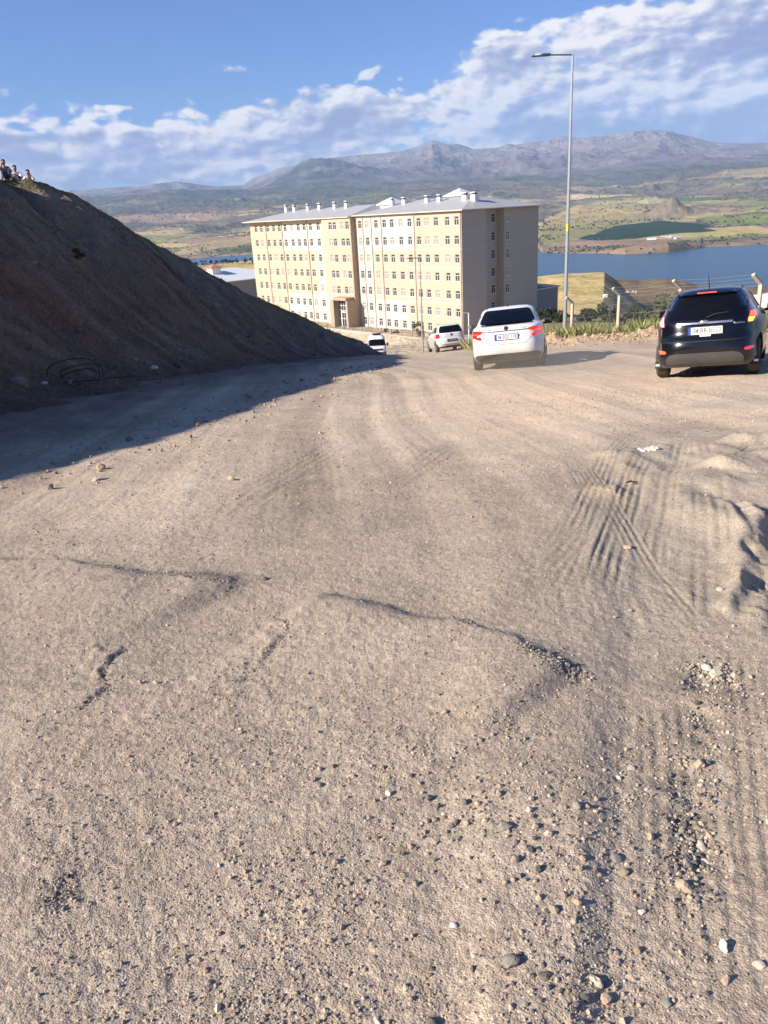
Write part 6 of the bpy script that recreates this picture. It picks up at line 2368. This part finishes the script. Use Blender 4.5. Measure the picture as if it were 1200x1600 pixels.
OLIVE, DGREEN, MGREEN = (0.115, 0.125, 0.075), (0.05, 0.06, 0.03), (0.085, 0.105, 0.035)
BUSHES = [  # px, py of foot, axis distance, radius, height, colour, label
    (1012, 494, 62, 2.0, 2.2, OLIVE, 'grey green olive bush behind the fence, left one of the pair by the black car'),
    (1040, 488, 66, 2.3, 2.6, OLIVE, 'grey green olive bush rising just left of the black car roof'),
    (975, 500, 70, 2.0, 1.7, DGREEN, 'dark low bush between two fence posts below the yellow hill'),
    (948, 500, 78, 1.8, 1.6, DGREEN, 'dark bush behind the middle fence post'),
    (918, 500, 80, 2.0, 1.7, DGREEN, 'dark bush just right of the tall lamp post'),
    (868, 500, 80, 1.8, 1.7, DGREEN, 'dark bush beside the grey service building'),
    (1000, 478, 110, 2.2, 2.0, DGREEN, 'farther dark bush at the foot of the brown hill'),
]
for i, (bx0, by0, ax, R_, Hh, c_, lab) in enumerate(BUSHES):
    p = at(bx0, by0, ax)
    plant('bush', p[0], p[1], R_, Hh, c_, lab, 'bushes behind the fence', 1300, 0.13, 20 + i)
p = Wl(7.0, -5.2)
plant('bush', p[0], p[1], 1.2, 3.2, (0.07, 0.06, 0.035), 'dark upright shrub before the block beside the small white car', None, 700, 0.12, 41, z=p[2])
for i, (l, R_) in enumerate(((17.5, 0.9), (14.5, 1.0))):
    p = Wl(l, -4.5)
    plant('bush', p[0], p[1], R_, 0.9, (0.12, 0.10, 0.05), ['low brown shrub at the railing, nearer the porch', 'low brown shrub at the railing, nearer the small white car'][i], 'low shrubs before the block', 400, 0.10, 45 + i, z=p[2])
b_ = hit(124, 412, 5, 80)
zb, *_ = bank(np.array([-11.6]), np.array([30.5]))
# shrub clinging to the face of the bank
best = None
d_ = ray(124, 404)
for tt in np.linspace(15, 50, 800):
    q = CAM + d_ * tt
    if q[2] < bank_surface(q[0:1], q[1:2])[0][0]:
        best = q
        break
if best is not None:
    plant('bush', best[0], best[1], 0.32, 0.42, (0.06, 0.07, 0.03), 'small dark shrub clinging to the face of the bank', None, 350, 0.05, 51, z=float(best[2]))
for i, (tx0, R_) in enumerate(((306, 1.4), (319, 2.2), (331, 1.7), (337, 1.3), (348, 2.3), (356, 2.0), (364, 2.4), (370, 1.4), (382, 2.2), (394, 1.7))):
    p = at(tx0, 412, 545)
    plant('tree', p[0], p[1], R_, 3.0, DGREEN, 'small round tree standing in the row along the lake shore behind the bank', 'trees in the lakeside row', 260, 0.35, 60 + i, trunk=0.9)

# scattered trees and scrub far across the lake, one mass
n = 16000
aa = rng.uniform(-17, 29, n)
dd = 1560 * np.exp(rng.uniform(0, 1.62, n))
x, y = dd * np.sin(np.radians(aa)), dd * np.cos(np.radians(aa))
zf_, bey_, *_ = far_land(x, y)
dn = fbm(x / 160, y / 160, 441, 4)
pf = np.zeros(n, bool)
e_, _, _ = e_base(dd, aa)
poly = [azel(*q) for q in [(902, 375), (962, 352), (1032, 345), (1122, 356), (1205, 352), (1205, 372), (1098, 368), (1000, 375)]]
kp = (bey_ > 6) & (((dn > 0.53) & ~inpoly(aa, e_, poly)) | ((bey_ < 60) & (rng.uniform(0, 1, n) < 0.5)))
x, y, zf_ = x[kp], y[kp], zf_[kp]
m_ = len(x)
sz = rng.uniform(1.3, 3.6, m_) * (np.hypot(x, y) / 2200) ** 0.5
V, F, C_ = rocks(np.stack([x, y, zf_], -1), sz, np.array([[0.05, 0.058, 0.03]]) * rng.uniform(0.6, 1.6, (m_, 1)), ICO1, 0.2, (0.6, 1.0))
tag(link('far_trees', npmesh('far_trees', V, F, M_leaf, False, C_)), 'dark trees and scrub dotted over the land across the lake', 'trees', kind='stuff')

# pale sheds on the knoll across the lake
for i, (sx_, sy_, w_) in enumerate(((1018, 374.5, 12), (1032, 373.2, 10), (1041, 371.8, 13), (1052, 371.5, 9), (1058, 373.4, 8))):
    az_, el_ = azel(sx_, sy_)
    dd = np.linspace(1500, 2600, 1200)
    xx, yy = dd * math.sin(rad(az_)), dd * math.cos(rad(az_))
    zz = far_land(xx, yy)[0]
    k = int(np.argmax(zz > zcam + dd * math.tan(rad(el_))))
    o = empty('farm_shed', (xx[k], yy[k], zz[k]))
    o.rotation_euler = (0, 0, rad(-15 + 9 * i))
    L_ = w_ * dd[k] / FPX
    MB().box((0, 0, 1.2), (L_, L_ * 0.5, 3.4)).build('wall', M_side if i % 2 else M_trim, o)
    rf = MB()
    hip_roof(rf, -L_ / 2 - 0.5, L_ / 2 + 0.5, -L_ * 0.25 - 0.5, L_ * 0.25 + 0.5, 3.2, 1.2, 0.6, 0.6, 0.2, 0, 0)
    rf.build('roof', M_roofw if i != 1 else M_orange, o)
    tag(o, 'small pale farm shed on the knoll across the lake before the dark green field', 'shed', 'farm sheds across the lake')
# white rubble heap on the brown hill by the lake
az_, el_ = azel(976, 458)
dd = np.linspace(300, 900, 2400)
xx, yy = dd * math.sin(rad(az_)), dd * math.cos(rad(az_))
k = int(np.argmax(H(xx, yy) > zcam + dd * math.tan(rad(el_))))
q = rng.normal(0, 1.6, (22, 2)) * np.array([1.6, 1])
V, F, C_ = rocks(np.stack([q[:, 0], q[:, 1], 0 * q[:, 0]], -1), rng.uniform(0.4, 1.2, 22), np.array([[0.50, 0.47, 0.43]]) * rng.uniform(0.8, 1.1, (22, 1)), ICO2, 0.2)
o = link('rubble_heap', npmesh('rubble_heap', V, F, M_stone, False, C_))
o.location = (xx[k], yy[k], float(H(xx[k:k + 1], yy[k:k + 1])[0]))
tag(o, 'whitish rubble heap in the gully of the brown hill by the lake', 'rubble', kind='stuff')

# ---- three people sitting on top of the bank
M_skin = pmat('skin', (0.42, 0.23, 0.15), 0.6, var=0.05)
M_hair = pmat('dark_hair', (0.018, 0.014, 0.012), 0.7)
M_shirtw = pmat('white_shirt', (0.78, 0.76, 0.76), 0.9, var=0.04)
M_shirtg = pmat('grey_jacket', (0.16, 0.16, 0.19), 0.9)
M_trou = pmat('dark_trousers', (0.045, 0.045, 0.06), 0.9)
M_shoe = pmat('shoes', (0.05, 0.04, 0.035), 0.7)


def skin_mesh(name, V, E, R_, mat, root=0):
    me = bpy.data.meshes.new(name)
    me.from_pydata([tuple(v) for v in V], E, [])
    o = bpy.data.objects.new(name, me)
    COL.objects.link(o)
    o.modifiers.new('skin', 'SKIN')
    for i, r_ in enumerate(R_):
        r_ = r_ if hasattr(r_, '__len__') else (r_, r_)
        me.skin_vertices[0].data[i].radius = r_
        me.skin_vertices[0].data[i].use_root = i == root
    sb = o.modifiers.new('sub', 'SUBSURF')
    sb.levels = sb.render_levels = 2
    dg = bpy.context.evaluated_depsgraph_get()
    dg.update()
    m2 = bpy.data.meshes.new_from_object(o.evaluated_get(dg))
    bpy.data.objects.remove(o)
    m2.name = name
    m2.materials.clear()
    m2.materials.append(mat)
    m2.polygons.foreach_set('use_smooth', [True] * len(m2.polygons))
    return m2


def person(loc, rz, handL, handR, lean, shirt, lab, elbL=None, elbR=None):
    o = empty('person', loc, rz)
    y0 = -lean
    sh_l, sh_r = (-0.17, y0 * 0.8, 0.60), (0.17, y0 * 0.8, 0.60)
    eL = elbL or (-0.27, y0 - 0.16, 0.40)
    eR = elbR or (0.27, y0 - 0.16, 0.40)
    V = [(0, 0, 0.13), (0, y0 * 0.4, 0.32), (0, y0 * 0.8, 0.52), (0, y0 * 0.95, 0.645), (0, y0 - 0.015, 0.70), (0, y0 - 0.03, 0.77), (0, y0 - 0.04, 0.86), (0, y0 - 0.03, 0.91),
         sh_l, eL, handL, sh_r, eR, handR,
         (-0.10, -0.04, 0.12), (-0.15, -0.44, 0.46), (-0.13, -0.52, 0.08), (-0.13, -0.68, 0.035),
         (0.10, -0.04, 0.12), (0.15, -0.44, 0.46), (0.13, -0.52, 0.08), (0.13, -0.68, 0.035)]
    E = [(0, 1), (1, 2), (2, 3), (3, 4), (4, 5), (5, 6), (6, 7), (2, 8), (8, 9), (9, 10), (2, 11), (11, 12), (12, 13),
         (0, 14), (14, 15), (15, 16), (16, 17), (0, 18), (18, 19), (19, 20), (20, 21)]
    R_ = [(0.15, 0.11), (0.14, 0.10), (0.15, 0.10), (0.06, 0.06), 0.05, (0.072, 0.085), (0.082, 0.098), 0.06,
          0.062, 0.042, 0.030, 0.062, 0.042, 0.030, 0.085, 0.062, 0.042, 0.03, 0.085, 0.062, 0.042, 0.03]
    for hnd, el, si in ((10, eL, -1), (13, eR, 1)):
        h = Vector(V[hnd])
        d = (h - Vector(el)).normalized()
        sdv = Vector((si, 0, 0)) - d * d.x * si
        sdv.normalize()
        for k, (off_, ln) in enumerate(((-0.03, 0.075), (-0.010, 0.085), (0.010, 0.08), (0.03, 0.065), (-0.045, 0.04))):
            b0 = len(V)
            base = h + d * (0.05 if k < 4 else 0.015) + sdv * off_
            V.append(tuple(base))
            V.append(tuple(base + d * ln * 0.6 + Vector((0, -0.01, -0.01))))
            V.append(tuple(base + d * ln + Vector((0, -0.02, -0.03))))
            E += [(hnd, b0), (b0, b0 + 1), (b0 + 1, b0 + 2)]
            R_ += [0.011, 0.009, 0.008]
    # nose and ears belong to the body
    for q in ((0, y0 - 0.145, 0.83), (-0.088, y0 - 0.03, 0.84), (0.088, y0 - 0.03, 0.84)):
        V.append(q)
        E.append((6, len(V) - 1))
        R_.append(0.014)
    link('body', skin_mesh('body', V, E, R_, M_skin), o)
    c3_ = lambda a, b, t: tuple(a[i] + (b[i] - a[i]) * t for i in range(3))
    SV = [V[0], V[1], V[2], (0, y0 * 0.93, 0.625), V[8], c3_(V[8], V[9], 0.9), V[11], c3_(V[11], V[12], 0.9)]
    link('shirt', skin_mesh('shirt', SV, [(0, 1), (1, 2), (2, 3), (2, 4), (4, 5), (2, 6), (6, 7)], [(0.175, 0.135), (0.165, 0.125), (0.17, 0.125), 0.075, 0.082, 0.062, 0.082, 0.062], shirt), o)
    TV = [V[0], V[14], V[15], c3_(V[15], V[16], 0.9), V[18], V[19], c3_(V[19], V[20], 0.9)]
    link('trousers', skin_mesh('trousers', TV, [(0, 1), (1, 2), (2, 3), (0, 4), (4, 5), (5, 6)], [(0.165, 0.125), 0.10, 0.078, 0.062, 0.10, 0.078, 0.062], M_trou), o)
    Vh = ICO3[0] * np.array([0.094, 0.108, 0.085]) * (1 + 0.08 * (fbm(ICO3[0][:, 0] * 6, ICO3[0][:, 2] * 6 + ICO3[0][:, 1] * 4, 3, 2)[:, None] - 0.5))
    low = (ICO3[0][:, 1] < -0.2) & (ICO3[0][:, 2] < 0.35)
    Vh[low] *= 0.6
    Vh = Vh + np.array([0, y0 - 0.02, 0.90])
    link('hair', npmesh('hair', Vh, ICO3[1], M_hair, True), o)
    ey = MB()
    for s in (-1, 1):
        ey.lathe([(0.001, 0.012), (0.010, 0.006), (0.012, -0.004)], 8, 'Z', (s * 0.032, 0, 0))
    eo = ey.build('eyes', M_hair, o)
    eo.location = (0, y0 - 0.128, 0.855)
    eo.rotation_euler = (rad(90), 0, 0)
    for s in (-1, 1):
        MB().box((s * 0.13, -0.62, 0.03), (0.09, 0.25, 0.08)).build('shoe', M_shoe, o, bevel=0.02)
    tag(o, lab, 'person')
    return o


def on_bank(px, py, ax):
    p = at(px, py, ax)
    z = float(bank_surface(p[0:1], p[1:2])[0][0])
    return (p[0], p[1], z)


def sit(px, head_py, ax0):
    """a seat on the back slope behind the crest where the head shows at the right row"""
    best = None
    for ax in np.arange(ax0, ax0 + 4.0, 0.1):
        p = at(px, head_py, ax)
        z = float(bank_surface(p[0:1], p[1:2])[0][0])
        gap = abs((p[2] - z) - 0.95)
        if best is None or gap < best[0]:
            best = (gap, (p[0], p[1], z - 0.03))
    return best[1]


person(sit(3, 246, 36.2), rad(28), (-0.10, -0.22, 0.76), (0.16, -0.40, 0.50), 0.10, M_shirtg, 'person in a grey jacket sitting highest on the bank with a hand to the face', (-0.24, -0.34, 0.52))
person(sit(22, 258.5, 36.4), rad(20), (-0.06, -0.47, 0.48), (0.06, -0.47, 0.50), 0.12, M_shirtw, 'person in a white shirt sitting with arms round the knees, middle of three')
person(sit(42, 264.5, 36.6), rad(24), (-0.12, -0.50, 0.50), (0.10, -0.22, 0.72), 0.18, M_shirtw, 'person in a white shirt resting the chin on a hand, lowest on the slope', None, (0.22, -0.38, 0.50))

# ---- dust stirred up behind the white saloon
if DUST > 0:
    dm = bpy.data.materials.new('dust_air')
    dm.use_nodes = True
    dn_ = NT(dm.node_tree)
    dn_.n.remove(dn_.n['Principled BSDF'])
    pv = dn_.node('ShaderNodeVolumePrincipled')
    pv.inputs['Color'].default_value = (0.92, 0.82, 0.68, 1)
    pv.inputs['Density'].default_value = DUST
    pv.inputs['Anisotropy'].default_value = 0.1
    dn_.l.new(pv.outputs[0], dn_.n['Material Output'].inputs['Volume'])
    for (cx_, cy_, rx_, ry_, rz_, sd__) in ((3.2, 18.2, 2.4, 1.9, 0.5, 3), (5.3, 16.0, 3.2, 2.0, 0.34, 8)):
        V = ICO3[0].copy()
        k = 0.75 + 0.5 * fbm(V[:, 0] * 1.6 + sd__, V[:, 1] * 1.6 + V[:, 2], sd__, 3)
        V = V * k[:, None] * np.array([rx_, ry_, rz_])
        o = link('dust_cloud', npmesh('dust_cloud', V, ICO3[1], dm, True))
        o.location = (cx_, cy_, float(GROUND(cx_, cy_)) + 0.12)
        tag(o, ['thin tan dust hanging behind the white saloon', 'faint tan dust drifting over the pale sand'][0 if sd__ == 3 else 1], 'dust', kind='stuff')
